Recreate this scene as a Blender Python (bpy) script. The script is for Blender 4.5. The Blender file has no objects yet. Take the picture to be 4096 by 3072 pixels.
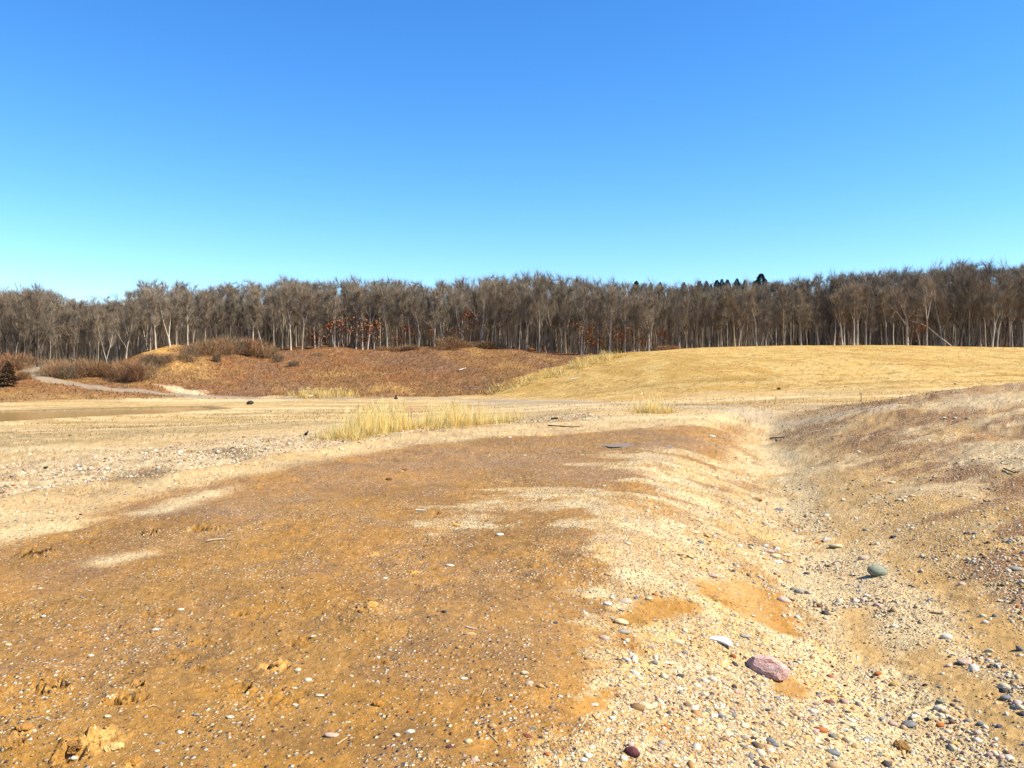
import bpy, bmesh, math, random
import numpy as np
from mathutils import Vector, Matrix

# ------------------------------------------------------------------ camera, sky, sun, exposure
SC = bpy.context.scene
COL = SC.collection
CAM_Z = 1.6
PITCH = math.atan((384.0 - 370.0) / 852.0)
cam_data = bpy.data.cameras.new("camera")
cam_data.sensor_width = 36.0
cam_data.lens = 852.0 / 1024.0 * 36.0
cam_data.clip_start = 0.05
cam_data.clip_end = 6000.0
cam = bpy.data.objects.new("camera", cam_data)
COL.objects.link(cam)
cam.location = (0, 0, CAM_Z)
cam.rotation_euler = (math.pi / 2 - PITCH, 0, 0)
SC.camera = cam

SUN_ELEV = math.radians(46)
SUN_AZ = math.radians(104)          # clockwise from the view direction (+Y): right, slightly behind
world = bpy.data.worlds.new("World")
SC.world = world
world.use_nodes = True
wn = world.node_tree
wn.nodes.clear()
sky = wn.nodes.new("ShaderNodeTexSky")
sky.sky_type = 'NISHITA'
sky.sun_disc = False
sky.sun_elevation = SUN_ELEV
sky.sun_rotation = SUN_AZ
sky.altitude = 0
sky.air_density = 1.0
sky.dust_density = 0.0
sky.ozone_density = 2.2
grade = wn.nodes.new("ShaderNodeHueSaturation")
grade.inputs['Hue'].default_value = 0.482
grade.inputs['Saturation'].default_value = 1.22
grade.inputs['Value'].default_value = 1.0
# the small camera's colour response on the blue: the same curve for every direction
sep_sky = wn.nodes.new("ShaderNodeSeparateColor")
com_sky = wn.nodes.new("ShaderNodeCombineColor")
for ch, (gain, power) in enumerate(((0.68, 1.24), (0.77, 1.19), (1.40, 1.0))):
    pw_ = wn.nodes.new("ShaderNodeMath"); pw_.operation = 'POWER'; pw_.inputs[1].default_value = power
    mu_ = wn.nodes.new("ShaderNodeMath"); mu_.operation = 'MULTIPLY'; mu_.inputs[1].default_value = gain
    wn.links.new(sep_sky.outputs[ch], pw_.inputs[0]); wn.links.new(pw_.outputs[0], mu_.inputs[0]); wn.links.new(mu_.outputs[0], com_sky.inputs[ch])
bg = wn.nodes.new("ShaderNodeBackground")
bg.inputs['Strength'].default_value = 0.0757
wo = wn.nodes.new("ShaderNodeOutputWorld")
wn.links.new(sky.outputs[0], grade.inputs['Color'])
wn.links.new(grade.outputs[0], sep_sky.inputs[0])
wn.links.new(com_sky.outputs[0], bg.inputs['Color'])
wn.links.new(bg.outputs[0], wo.inputs['Surface'])

sun_data = bpy.data.lights.new("sun", 'SUN')
sun_data.energy = 5.0
sun_data.angle = math.radians(0.53)
sun_data.color = (1.0, 0.93, 0.80)
sun = bpy.data.objects.new("sun", sun_data)
COL.objects.link(sun)
sun_dir = Vector((math.sin(SUN_AZ) * math.cos(SUN_ELEV), math.cos(SUN_AZ) * math.cos(SUN_ELEV), math.sin(SUN_ELEV)))
sun.rotation_euler = sun_dir.to_track_quat('Z', 'Y').to_euler()

SC.view_settings.view_transform = 'Standard'
SC.view_settings.look = 'None'
SC.view_settings.gamma = 1.0
SC.view_settings.use_curve_mapping = False
SC.view_settings.exposure = 1.15
SC.render.engine = 'CYCLES'
SC.cycles.max_bounces = 5
SC.cycles.transparent_max_bounces = 4

# ------------------------------------------------------------------ helpers
rng = np.random.default_rng(11)
random.seed(11)

def lin(c):
    c = np.asarray(c, float) / 255.0
    return np.where(c <= 0.04045, c / 12.92, ((c + 0.055) / 1.055) ** 2.4)

# albedo of a sunlit level surface that the photograph shows as sRGB c
KLIT = np.array([1.70, 1.66, 1.62])
def alb(c):
    return np.clip(lin(c) / KLIT, 0.004, 0.75)

def sstep(a, b, x):
    t = np.clip((x - a) / (b - a), 0, 1)
    return t * t * (3 - 2 * t)

def _hash(ix, iy, seed):
    h = (ix.astype(np.int64) * 374761393 + iy.astype(np.int64) * 668265263 + seed * 1442695041) & 0xFFFFFFFF
    h = ((h ^ (h >> 13)) * 1274126177) & 0xFFFFFFFF
    h = ((h ^ (h >> 16)) * 2246822519) & 0xFFFFFFFF
    return ((h ^ (h >> 15)) & 0xFFFF).astype(np.float32) / 65535.0

def vnoise(x, y, seed=0):
    fx, fy = np.floor(x), np.floor(y)
    tx, ty = x - fx, y - fy
    ix, iy = fx.astype(np.int64), fy.astype(np.int64)
    tx = tx * tx * (3 - 2 * tx); ty = ty * ty * (3 - 2 * ty)
    a = _hash(ix, iy, seed); b = _hash(ix + 1, iy, seed)
    c = _hash(ix, iy + 1, seed); d = _hash(ix + 1, iy + 1, seed)
    return (a + (b - a) * tx) * (1 - ty) + (c + (d - c) * tx) * ty

def fbm(x, y, seed=0, octv=4, gain=0.5):
    """value noise, about 0..1 with mean .5"""
    x = np.asarray(x, float); y = np.asarray(y, float)
    s = 0.0; a = 1.0; n = 0.0
    ca, sa = math.cos(0.6), math.sin(0.6)
    for k in range(octv):
        s = s + a * vnoise(x, y, seed + 17 * k); n += a
        a *= gain
        x, y = (x * ca - y * sa) * 2.03 + 3.1, (x * sa + y * ca) * 2.03 + 7.7
    return s / n

def poly_signed(px, py, poly, closed=True):
    """signed distance to a polyline (closed: negative inside; open: positive on the left side)"""
    P = np.asarray(poly, float)
    n = len(P)
    best = np.full(np.shape(px), 1e18)
    sgn = np.ones(np.shape(px))
    inside = np.zeros(np.shape(px), bool)
    for i in range(n if closed else n - 1):
        ax, ay = P[i]; bx, by = P[(i + 1) % n]
        dx, dy = bx - ax, by - ay
        t = np.clip(((px - ax) * dx + (py - ay) * dy) / (dx * dx + dy * dy + 1e-12), 0, 1)
        qx, qy = ax + t * dx - px, ay + t * dy - py
        d2 = qx * qx + qy * qy
        if closed:
            cond = (ay > py) != (by > py)
            xin = (bx - ax) * (py - ay) / (by - ay if by != ay else 1e-12) + ax
            inside ^= cond & (px < xin)
        else:
            cr = dx * (py - ay) - dy * (px - ax)
            upd = d2 < best
            sgn = np.where(upd, np.where(cr >= 0, 1.0, -1.0), sgn)
        best = np.minimum(best, d2)
    d = np.sqrt(best)
    return np.where(inside, -d, d) if closed else d * sgn

# ------------------------------------------------------------------ terrain heights (world metres)
EDGE = [(-40, -14), (-22, -4), (-12.6, 5.2), (-6.6, 10.5), (-5.0, 13.8), (-4.0, 18.0), (-1.9, 23.0), (2.6, 27.0), (6.5, 28.6), (12, 31), (30, 44), (60, 60)]
DITCH = [(1.2, -12), (2.0, 0), (2.45, 4.5), (3.05, 8.1), (4.2, 12.5), (5.9, 19), (7.9, 26), (10.0, 32), (14, 40)]
POND_Z = -2.15
POND = [(-95, 66), (-60, 73), (-46, 76.5), (-31, 85.5), (-27.3, 80), (-33, 68), (-36.5, 60), (-55, 52), (-95, 46)]

# far profile: column u -> list of (depth, image row) knots, turned into heights above datum
FAR = {
 -420: [(45, 440), (62, 424), (92, 404), (118, 372), (126, 364), (165, 360), (210, 336), (330, 305)],
 -150: [(45, 440), (62, 424), (92, 405), (106, 388), (124, 366), (165, 362), (210, 336), (330, 305)],
 0:   [(45, 440), (62, 424), (92, 404.5), (104, 391), (122, 368), (165, 363), (210, 336), (330, 305)],
 60:  [(45, 440), (62, 423), (96, 401), (108, 389), (124, 366), (165, 362), (210, 336), (330, 305)],
 115: [(45, 441), (62, 423), (99, 399), (112, 388), (128, 366), (165, 360), (210, 336), (330, 305)],
 150: [(45, 441), (62, 423), (104, 397.5), (116, 382), (132, 350), (165, 352), (210, 336), (330, 305)],
 175: [(45, 441), (62, 422), (108, 396.5), (122, 374), (135, 343), (165, 346), (210, 336), (330, 305)],
 210: [(45, 441), (62, 422), (113, 396), (126, 375), (141, 347), (165, 347), (210, 336), (330, 305)],
 260: [(45, 441), (62, 421), (115, 396), (130, 374), (148, 351), (165, 349), (210, 336), (330, 305)],
 330: [(45, 441), (62, 420), (117, 396), (132, 373), (150, 347), (165, 346), (210, 336), (330, 305)],
 390: [(45, 441), (62, 419), (117, 396), (132, 373), (150, 352), (165, 349), (210, 336), (330, 305)],
 430: [(45, 441), (62, 418), (116, 396), (131, 373), (150, 347), (165, 346), (210, 336), (330, 305)],
 480: [(45, 440), (62, 417), (112, 396), (130, 373), (150, 346), (165, 346), (210, 336), (330, 305)],
 520: [(45, 438), (62, 415), (100, 397), (124, 374), (150, 351), (165, 349), (210, 336), (330, 305)],
 560: [(45, 436), (62, 413), (92, 398), (118, 374), (150, 354.5), (165, 352), (210, 336), (330, 305)],
 600: [(45, 434), (62, 412), (86, 398), (108, 374), (145, 356), (165, 354), (210, 330), (330, 296)],
 640: [(45, 432), (62, 411), (84, 397), (104, 371), (145, 351.5), (165, 352), (210, 330), (330, 296)],
 700: [(45, 431), (62, 411), (82, 393), (102, 367), (145, 347.5), (165, 348), (210, 330), (330, 296)],
 800: [(45, 431), (62, 411), (80, 391), (101, 364), (145, 345.5), (165, 347), (210, 330), (330, 296)],
 900: [(45, 431), (62, 411), (78, 389), (100, 363), (145, 345.5), (165, 346), (210, 330), (330, 296)],
 1024: [(45, 430), (62, 410), (77, 388), (99, 364), (145, 347.5), (165, 347), (210, 330), (330, 296)],
 1250: [(45, 430), (62, 410), (77, 388), (99, 367), (145, 352), (165, 350), (210, 330), (330, 296)],
 1500: [(45, 430), (62, 410), (77, 388), (99, 367), (145, 352), (165, 350), (210, 330), (330, 296)],
}
TU = np.arange(-420, 1501, 4.0)
TY = np.arange(40, 420, 1.0)
def _far_table():
    us = np.array(sorted(FAR))
    rows = []
    for u in us:
        k = np.array(FAR[u], float)
        d = k[:, 0]; z = CAM_Z - (k[:, 1] - 370.0) / 852.0 * d
        rows.append(np.interp(TY, d, z))
    rows = np.array(rows)
    T = np.stack([np.interp(TU, us, rows[:, j]) for j in range(len(TY))], 1)
    def blur(A, axis, s):
        r = int(3 * s) + 1
        k = np.exp(-0.5 * (np.arange(-r, r + 1) / s) ** 2); k /= k.sum()
        pad = [(0, 0), (0, 0)]; pad[axis] = (r, r)
        A = np.pad(A, pad, mode='edge')
        return np.apply_along_axis(lambda v: np.convolve(v, k, 'valid'), axis, A)
    T = blur(T, 1, 2.0)
    return blur(T, 0, 2.2)
TZ = _far_table()

def far_coords(x, y):
    dep = np.maximum(y, np.abs(x) / 1.08)
    return x / np.maximum(dep, 1e-6), dep

def far_z(x, y):
    t, dep = far_coords(x, y)
    uu = np.clip((512 + 852 * t - TU[0]) / 4.0, 0, len(TU) - 1.001)
    yy = np.clip(dep - TY[0], 0, len(TY) - 1.001)
    i = uu.astype(int); j = yy.astype(int)
    a, b = uu - i, yy - j
    z = (TZ[i, j] * (1 - b) + TZ[i, j + 1] * b) * (1 - a) + (TZ[i + 1, j] * (1 - b) + TZ[i + 1, j + 1] * b) * a
    return z

def region_coords(x, y):
    s = poly_signed(x, y, EDGE, closed=False)       # positive: outside the pad (left / beyond)
    d = -poly_signed(x, y, DITCH, closed=False)     # positive: right of the ditch line
    return s, d

def base_height(x, y):
    x = np.asarray(x, float); y = np.asarray(y, float)
    s, d = region_coords(x, y)
    wob = (fbm(x * 0.5, y * 0.5, 5, 3) - 0.5)
    s = s + wob * 0.8
    d2 = d + wob * 0.5
    sharp = 1 - sstep(-1.0, 4.0, x)
    z = -(0.42 * sharp) * sstep(-0.15, 1.3, s) - 1.55 * sstep(1, 45, s) + 0.07 * sharp * np.exp(-((s + 0.45) / 0.4) ** 2)
    # ditch and the gravel bank to its right
    fade = 1 - sstep(26, 38, y)
    wind = 0.55 * (fbm(x * 0.0 + 3.3, y * 0.33, 13, 2) - 0.5)            # the washout winds a little
    d2 = d2 + wind
    left = sstep(-2.5, 0.0, d2)
    amp = 1.42 + 0.66 * sstep(6, 20, y)
    wid = 7.0 - 2.2 * sstep(6, 22, y)
    rise = amp * (1 - np.exp(-np.sqrt(np.maximum(d2 - 0.1, 0) ** 2 + 0.09) / wid))
    rise = rise * (1 + 0.30 * (fbm(x * 0.4, y * 0.4, 15, 4) - 0.5)) + 0.22 * (fbm(x * 0.9, y * 0.9, 17, 4, 0.6) - 0.5) * sstep(0.3, 2.0, d2)
    bank_fade = 1 - sstep(27, 41, y + 0.10 * np.maximum(d2, 0))
    bank_fade = bank_fade * (1 - 0.35 * sstep(30, 60, d2)) * sstep(-0.3, 0.5, d2)
    nearw = sstep(-6, 9, y)
    z = z - 0.55 * left * fade + (rise * (0.55 + 0.45 * nearw)) * bank_fade
    # gentle undulation
    z = z + 0.10 * (fbm(x * 0.23, y * 0.23, 21, 3) - 0.5) + 0.05 * (fbm(x * 0.9, y * 0.9, 23, 3) - 0.5)
    t, dep = far_coords(x, y)
    w = sstep(46, 64, dep)
    zf = far_z(x, y)
    rust = rust_mask(x, y)
    zf = zf + (0.55 * rust) * (fbm(x * 0.22, y * 0.22, 31, 4) - 0.5) * 1.6 * sstep(88, 112, dep)
    zf = zf + 0.30 * (fbm(x * 0.11, y * 0.11, 33, 3) - 0.5)
    z = z * (1 - w) + zf * w
    # pond basin with a small cut bank on its far side
    near_pond = (x < -15) & (y > 35) & (y < 100)
    if np.any(near_pond):
        pd = np.full(x.shape, 99.0)
        pd[near_pond] = poly_signed(x[near_pond], y[near_pond], POND)
        k = sstep(3.0, 0.0, pd)
        z = z * (1 - k) + (POND_Z + 0.12) * k
        z = z - 0.5 * sstep(0.25, -1.2, pd)
        z = z + 0.0 * pd
    return z

def rust_mask(x, y):
    """brown weedy slope: everything far and left of the line where the tan hill begins"""
    t, dep = far_coords(x, y)
    u = 512 + 852 * t
    n = (fbm(x * 0.15, y * 0.15, 41, 3) - 0.5) * 26
    bx = np.interp(dep, [85, 96, 104, 112, 122, 135, 150, 165, 180], [330, 455, 478, 500, 530, 580, 610, 700, 1500])
    return sstep(12, -12, u - bx + n)

# local relief: clods, footprints, slumps; filled in below, (x, y, radius, height, kind)
RELIEF = []
def height(x, y, relief=True):
    x = np.asarray(x, float); y = np.asarray(y, float)
    z = base_height(x, y)
    if relief:
        near = (y > 0) & (y < 30)
        if np.any(near):
            xn, yn = x[near], y[near]
            add = np.zeros(xn.shape)
            add += 0.030 * (fbm(xn * 3.2, yn * 3.2, 51, 5, 0.6) - 0.5) * (0.8 + 1.8 * sstep(0.5, 0.68, fbm(xn * 0.8, yn * 0.8, 55, 2)))
            add += 0.010 * (fbm(xn * 24, yn * 24, 53, 2) - 0.5)
            for (cx, cy, r, h, kind) in RELIEF:
                m = (np.abs(xn - cx) < 2.2 * r) & (np.abs(yn - cy) < 2.2 * r)
                if not np.any(m):
                    continue
                ax, ay = xn[m] - cx, yn[m] - cy
                wx = (fbm(xn[m] * 2.2 / r, yn[m] * 2.2 / r, 61, 3) - 0.5)
                q = np.sqrt(ax * ax + ay * ay) / r * (1 + 0.9 * wx)
                lump = fbm(xn[m] * 2.6 / r, yn[m] * 2.6 / r, 63, 4, 0.55)
                tilt = np.clip(0.5 + 0.5 * (ax * math.cos(cx * 9) + ay * math.sin(cx * 9)) / r, 0, 1)
                if kind == 'clump':
                    v = h * sstep(1.2, 0.35, q) * (1.9 * np.maximum(lump - 0.40, -0.10)) * (0.4 + 0.9 * tilt)
                elif kind == 'pit':
                    v = -h * sstep(0.85, 0.6, q) * (0.7 + 0.6 * lump) + 0.55 * h * np.exp(-((q - 1.0) / 0.2) ** 2) * (1.5 * lump) * (0.3 + tilt)
                elif kind == 'rough':
                    v = h * sstep(1.2, 0.7, q) * ((lump - 0.5) * 2.2 - 0.30)
                else:
                    v = h * sstep(1.2, 0.2, q)
                add[m] += v
            z = z.copy(); z[near] += add
    return z

# camera ray -> ground point, used once to read the plan of the place off the photograph
def ground_at(us, vs, relief=False):
    us = np.atleast_1d(np.asarray(us, float)); vs = np.atleast_1d(np.asarray(vs, float))
    cx, cy = (us - 512) / 852.0, (384 - vs) / 852.0
    dx = cx; dy = math.cos(PITCH) + cy * math.sin(PITCH); dz = -math.sin(PITCH) + cy * math.cos(PITCH)
    ts = np.concatenate([np.geomspace(1.5, 60, 420), np.linspace(60.3, 260, 420)])
    X = dx[:, None] * ts; Y = dy[:, None] * ts; Z = CAM_Z + dz[:, None] * ts
    below = Z < height(X.ravel(), Y.ravel(), relief).reshape(X.shape)
    hit = below.argmax(1)
    hit = np.where(below.any(1), hit, len(ts) - 1)
    hi = ts[hit]; lo = ts[np.maximum(hit - 1, 0)]
    for _ in range(14):
        mid = (lo + hi) / 2
        b = CAM_Z + dz * mid < height(dx * mid, dy * mid, relief)
        hi = np.where(b, mid, hi); lo = np.where(b, lo, mid)
    return np.stack([dx * hi, dy * hi, CAM_Z + dz * hi], 1)

def g1(u, v):
    p = ground_at([u], [v])[0]
    return float(p[0]), float(p[1]), float(p[2])

def project(x, y, z):
    zz = z - CAM_Z
    fwd = y * math.cos(PITCH) - zz * math.sin(PITCH)
    up = y * math.sin(PITCH) + zz * math.cos(PITCH)
    fwd = np.where(fwd > 0.05, fwd, 0.05)
    return 512 + 852 * x / fwd, 384 - 852 * up / fwd

_clods = [  # u, v, width px, relative height, kind
 (35, 555, 30, .40, 'pit'), (150, 533, 16, .45, 'pit'), (207, 528, 34, .14, 'rough'), (85, 541, 26, .16, 'rough'),
 (368, 610, 34, .22, 'clump'), (272, 667, 44, .18, 'clump'), (240, 690, 26, .20, 'pit'), (127, 699, 44, .16, 'rough'), (112, 703, 20, .25, 'pit'),
 (57, 683, 30, .26, 'pit'), (139, 685, 12, .45, 'pit'), (92, 742, 62, .26, 'clump'), (70, 757, 36, .22, 'pit'), (22, 733, 26, .30, 'clump'), (14, 747, 22, .3, 'pit'),
 (130, 764, 22, .26, 'clump'), (377, 705, 16, .35, 'clump'), (410, 573, 20, .20, 'clump'), (378, 553, 18, .24, 'clump'), (267, 591, 14, .3, 'clump'),
 (240, 613, 14, .3, 'rough'), (455, 524, 20, .22, 'clump'), (464, 509, 14, .25, 'clump'), (434, 513, 14, .25, 'rough'), (486, 456, 10, .3, 'clump'),
 (402, 471, 12, .3, 'clump'), (388, 479, 10, .3, 'clump'), (505, 481, 12, .2, 'clump'), (180, 655, 34, .12, 'rough'), (200, 668, 20, .18, 'rough'),
 (300, 640, 30, .12, 'rough'), (30, 615, 34, .10, 'rough'), (430, 545, 24, .12, 'rough'), (380, 660, 34, .08, 'rough'), (640, 650, 34, .10, 'rough'),
 (618, 620, 40, .08, 'rough'), (690, 600, 26, .10, 'rough'), (575, 655, 26, .10, 'rough'), (560, 745, 40, .08, 'rough'), (605, 690, 40, .07, 'rough'),
 (650, 675, 22, .12, 'rough'), (900, 750, 26, .20, 'clump'), (790, 715, 22, .14, 'rough'), (720, 600, 26, .14, 'rough'), (850, 490, 12, .25, 'clump'),
 (280, 700, 50, .08, 'rough'), (160, 615, 40, .07, 'rough'), (480, 700, 40, .07, 'rough'), (340, 590, 30, .08, 'rough'), (205, 640, 30, .08, 'rough'),
]
_g = ground_at([c[0] for c in _clods], [c[1] for c in _clods])
CLODS = []
for c, p in zip(_clods, _g):
    r = 0.5 * c[2] / 852.0 * p[1]
    CLODS.append((p[0], p[1], r, c[3] * r * 2 * 1.25, c[4]))
RELIEF = CLODS
# ------------------------------------------------------------------ plan of the ground's patches, in world metres
def plan(pts):
    p = np.array(pts, float)
    return ground_at(p[:, 0], p[:, 1])[:, :2]

def curve_plan(pts, n=6):
    p = np.array(pts, float)
    tt = np.linspace(0, len(p) - 1, (len(p) - 1) * n + 1)
    return plan(np.stack([np.interp(tt, range(len(p)), p[:, 0]), np.interp(tt, range(len(p)), p[:, 1])], 1))

PALE_PAD = [  # dry pale sand and gravel on the right half of the pad
 plan([(530, 775), (545, 712), (600, 690), (640, 672), (600, 655), (625, 640), (580, 628), (640, 610), (560, 590), (545, 575), (600, 560), (570, 540), (600, 505),
       (650, 520), (700, 535), (745, 560), (790, 600), (815, 650), (850, 700), (900, 775)]),
 plan([(480, 500), (505, 492), (560, 487), (612, 492), (625, 503), (570, 508), (500, 512)]),
 plan([(600, 462), (640, 452), (710, 452), (740, 475), (735, 500), (690, 495), (640, 470)]),
 plan([(640, 478), (700, 484), (760, 520), (740, 540), (690, 510)]),
 plan([(430, 513), (480, 505), (520, 512), (500, 530), (440, 530)]),
 plan([(620, 500), (700, 505), (790, 560), (770, 600), (690, 560), (640, 540)]),
]
MUD_PATCH = [  # wet orange-brown patches within it
 plan([(690, 578), (730, 577), (775, 592), (795, 620), (800, 640), (770, 632), (720, 605), (695, 592)]),
 plan([(755, 655), (785, 672), (812, 693), (800, 700), (770, 688)]),
 plan([(640, 600), (690, 596), (705, 612), (660, 626), (600, 622)]),
 plan([(560, 705), (625, 695), (610, 712), (565, 722)]),
]
ROAD = [plan([(-60, 512), (0, 490), (150, 468), (250, 452), (330, 444), (400, 434), (470, 427), (600, 417.5), (700, 415), (735, 419), (715, 428), (600, 430), (490, 437),
              (360, 454), (230, 480), (110, 505), (40, 535), (-60, 560)])]
PALE_STREAK = [plan([(75, 566), (110, 556), (150, 550), (140, 557), (95, 568)]), plan([(-20, 535), (60, 524), (100, 520), (60, 531), (-20, 545)]),
               plan([(130, 512), (180, 497), (228, 488), (225, 497), (160, 512)])]
DARK_PAD = [plan([(440, 470), (520, 455), (640, 462), (645, 480), (560, 487), (480, 480)]), plan([(395, 640), (520, 640), (545, 690), (450, 700), (380, 680)]),
            plan([(500, 445), (600, 434), (690, 436), (690, 450), (600, 458), (510, 462)]), plan([(-30, 630), (60, 625), (80, 640), (0, 655)])]
SILT = [plan([(835, 512), (858, 530), (850, 550), (838, 540)]), plan([(840, 605), (872, 605), (880, 640), (895, 665), (870, 675), (845, 650)]),
        plan([(860, 545), (960, 580), (1030, 630), (1030, 650), (930, 590)]), plan([(880, 660), (940, 640), (1000, 700), (1060, 740), (1060, 790), (960, 715)]),
        plan([(960, 600), (1040, 640), (1040, 690), (980, 650)]), plan([(825, 480), (850, 500), (835, 515)])]
DARK_BANK = [plan([(790, 418), (860, 404), (930, 391), (990, 388), (950, 399), (880, 411), (820, 421)]), plan([(925, 466), (950, 461), (985, 475), (1040, 486), (1040, 493), (985, 485), (935, 480)]),
             plan([(840, 436), (900, 432), (930, 448), (900, 462), (850, 452)]), plan([(900, 420), (960, 408), (980, 416), (920, 430)]), plan([(770, 436), (800, 424), (830, 430), (800, 446)])]
PALE_BANK = [plan([(935, 450), (990, 440), (1060, 445), (1060, 478), (985, 470)]), plan([(920, 405), (1000, 393), (1060, 390), (1060, 402), (950, 412)])]
YELLOW_CUT = [plan([(765, 525), (790, 545), (805, 567), (795, 570), (770, 545), (752, 532)]), plan([(790, 655), (840, 690), (860, 715), (835, 705), (785, 670)]), plan([(730, 572), (760, 580), (790, 602), (770, 598)])]
OLIVE = [plan([(-60, 440), (100, 430), (250, 424), (345, 419), (345, 424), (230, 432), (80, 442), (-60, 455)]), plan([(200, 412), (330, 407), (345, 413), (220, 420)])]
DARK_WEED = [plan([(205, 450), (250, 449), (285, 455), (240, 460)]), plan([(120, 474), (160, 468), (178, 471), (150, 479), (110, 484)]), plan([(55, 492), (110, 484), (100, 492), (70, 496)]),
             plan([(450, 404), (510, 399.5), (600, 401), (580, 404.5), (490, 406.5)])]
GREYFLAT = [plan([(440, 398), (600, 400), (900, 404), (900, 409), (640, 408), (500, 408)])]
BARE_DIRT = [plan([(115, 358), (140, 350), (160, 345), (181, 343.2), (181, 347), (170, 353), (140, 357)])]
PALE_RAMP = [plan([(155, 385), (185, 388), (205, 393), (213, 395), (190, 395), (172, 391)])]
DRYBROWN = [plan([(585, 399), (650, 392), (700, 396), (640, 400.5), (600, 402)]), plan([(680, 405), (740, 402.5), (800, 403.5), (760, 408)]), plan([(790, 410), (850, 408), (810, 418), (770, 420)])]
PATH_LINE = curve_plan([(52, 364), (36, 366.5), (30, 370), (36, 375), (50, 380), (70, 384), (110, 389), (150, 393), (200, 396.8), (260, 398.0), (330, 398.4), (400, 398.0), (450, 399.2),
                        (520, 401.5), (600, 403.2), (680, 404.6), (760, 405.6), (860, 405.5), (960, 405)])

def masked(x, y, polys, soft=0.010, warp=0.02, seed=71, freq=1.1):
    """soft-edged, noise-torn mask of the union of world polygons (edge softness grows with distance from where the plan was read)"""
    out = np.zeros(x.shape)
    dep = np.maximum(np.hypot(x, y), 2.0)
    for k, P in enumerate(polys):
        mg = 0.10 * P[:, 1].max() + 1.0
        b = (x > P[:, 0].min() - mg) & (x < P[:, 0].max() + mg) & (y > P[:, 1].min() - mg) & (y < P[:, 1].max() + mg)
        if not b.any():
            continue
        xb, yb, db = x[b], y[b], dep[b]
        f = freq * 6.0 / np.maximum(db, 6)  if False else freq
        n1 = fbm(xb * f, yb * f, seed + k, 5, 0.6) - 0.5
        n2 = fbm(xb * f + 9.2, yb * f + 4.4, seed + 31 + k, 5, 0.6) - 0.5
        amp = warp * db * 4
        d = poly_signed(xb + n1 * amp, yb + n2 * amp * 2.0, P)
        out[b] = np.maximum(out[b], sstep(1, -1, d / (soft * db)))
    return out

def mix(a, b, m):
    return a * (1 - m[:, None]) + np.asarray(b)[None, :] * m[:, None]

C = dict(
 MUD=alb((188, 138, 68)) * [.83, .83, .88], MUDOR=alb((200, 142, 56)) * [.84, .83, .86], MUDDK=alb((166, 122, 68)) * [.80, .80, .80], BROWN=alb((202, 158, 92)), SAND=alb((236, 206, 150)), GRAVEL=alb((212, 178, 128)), ROAD=alb((234, 204, 150)),
 SILT=alb((204, 164, 104)) * [1., .95, .84], BANK=alb((206, 166, 106)) * [1.04, .98, .78], BANKDK=alb((152, 106, 64)) * [.95, .86, .68], FLAT=alb((216, 180, 122)), OLIVE=alb((184, 154, 100)), RUST=alb((174, 128, 80)) * [.70, .70, .66],
 RUSTRED=alb((164, 112, 70)) * [.74, .70, .66], RUSTTAN=alb((208, 160, 98)) * [.74, .72, .62], TAN=alb((232, 190, 118)) * [.87, .86, .76], TANDK=alb((212, 168, 92)) * [.84, .82, .72], PATH=alb((172, 150, 122)), LITTER=alb((140, 84, 46)),
 DIRT=alb((214, 160, 84)), YELLOW=alb((226, 182, 104)), TERR=alb((234, 202, 148)), WEED=alb((140, 106, 66)))

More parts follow.
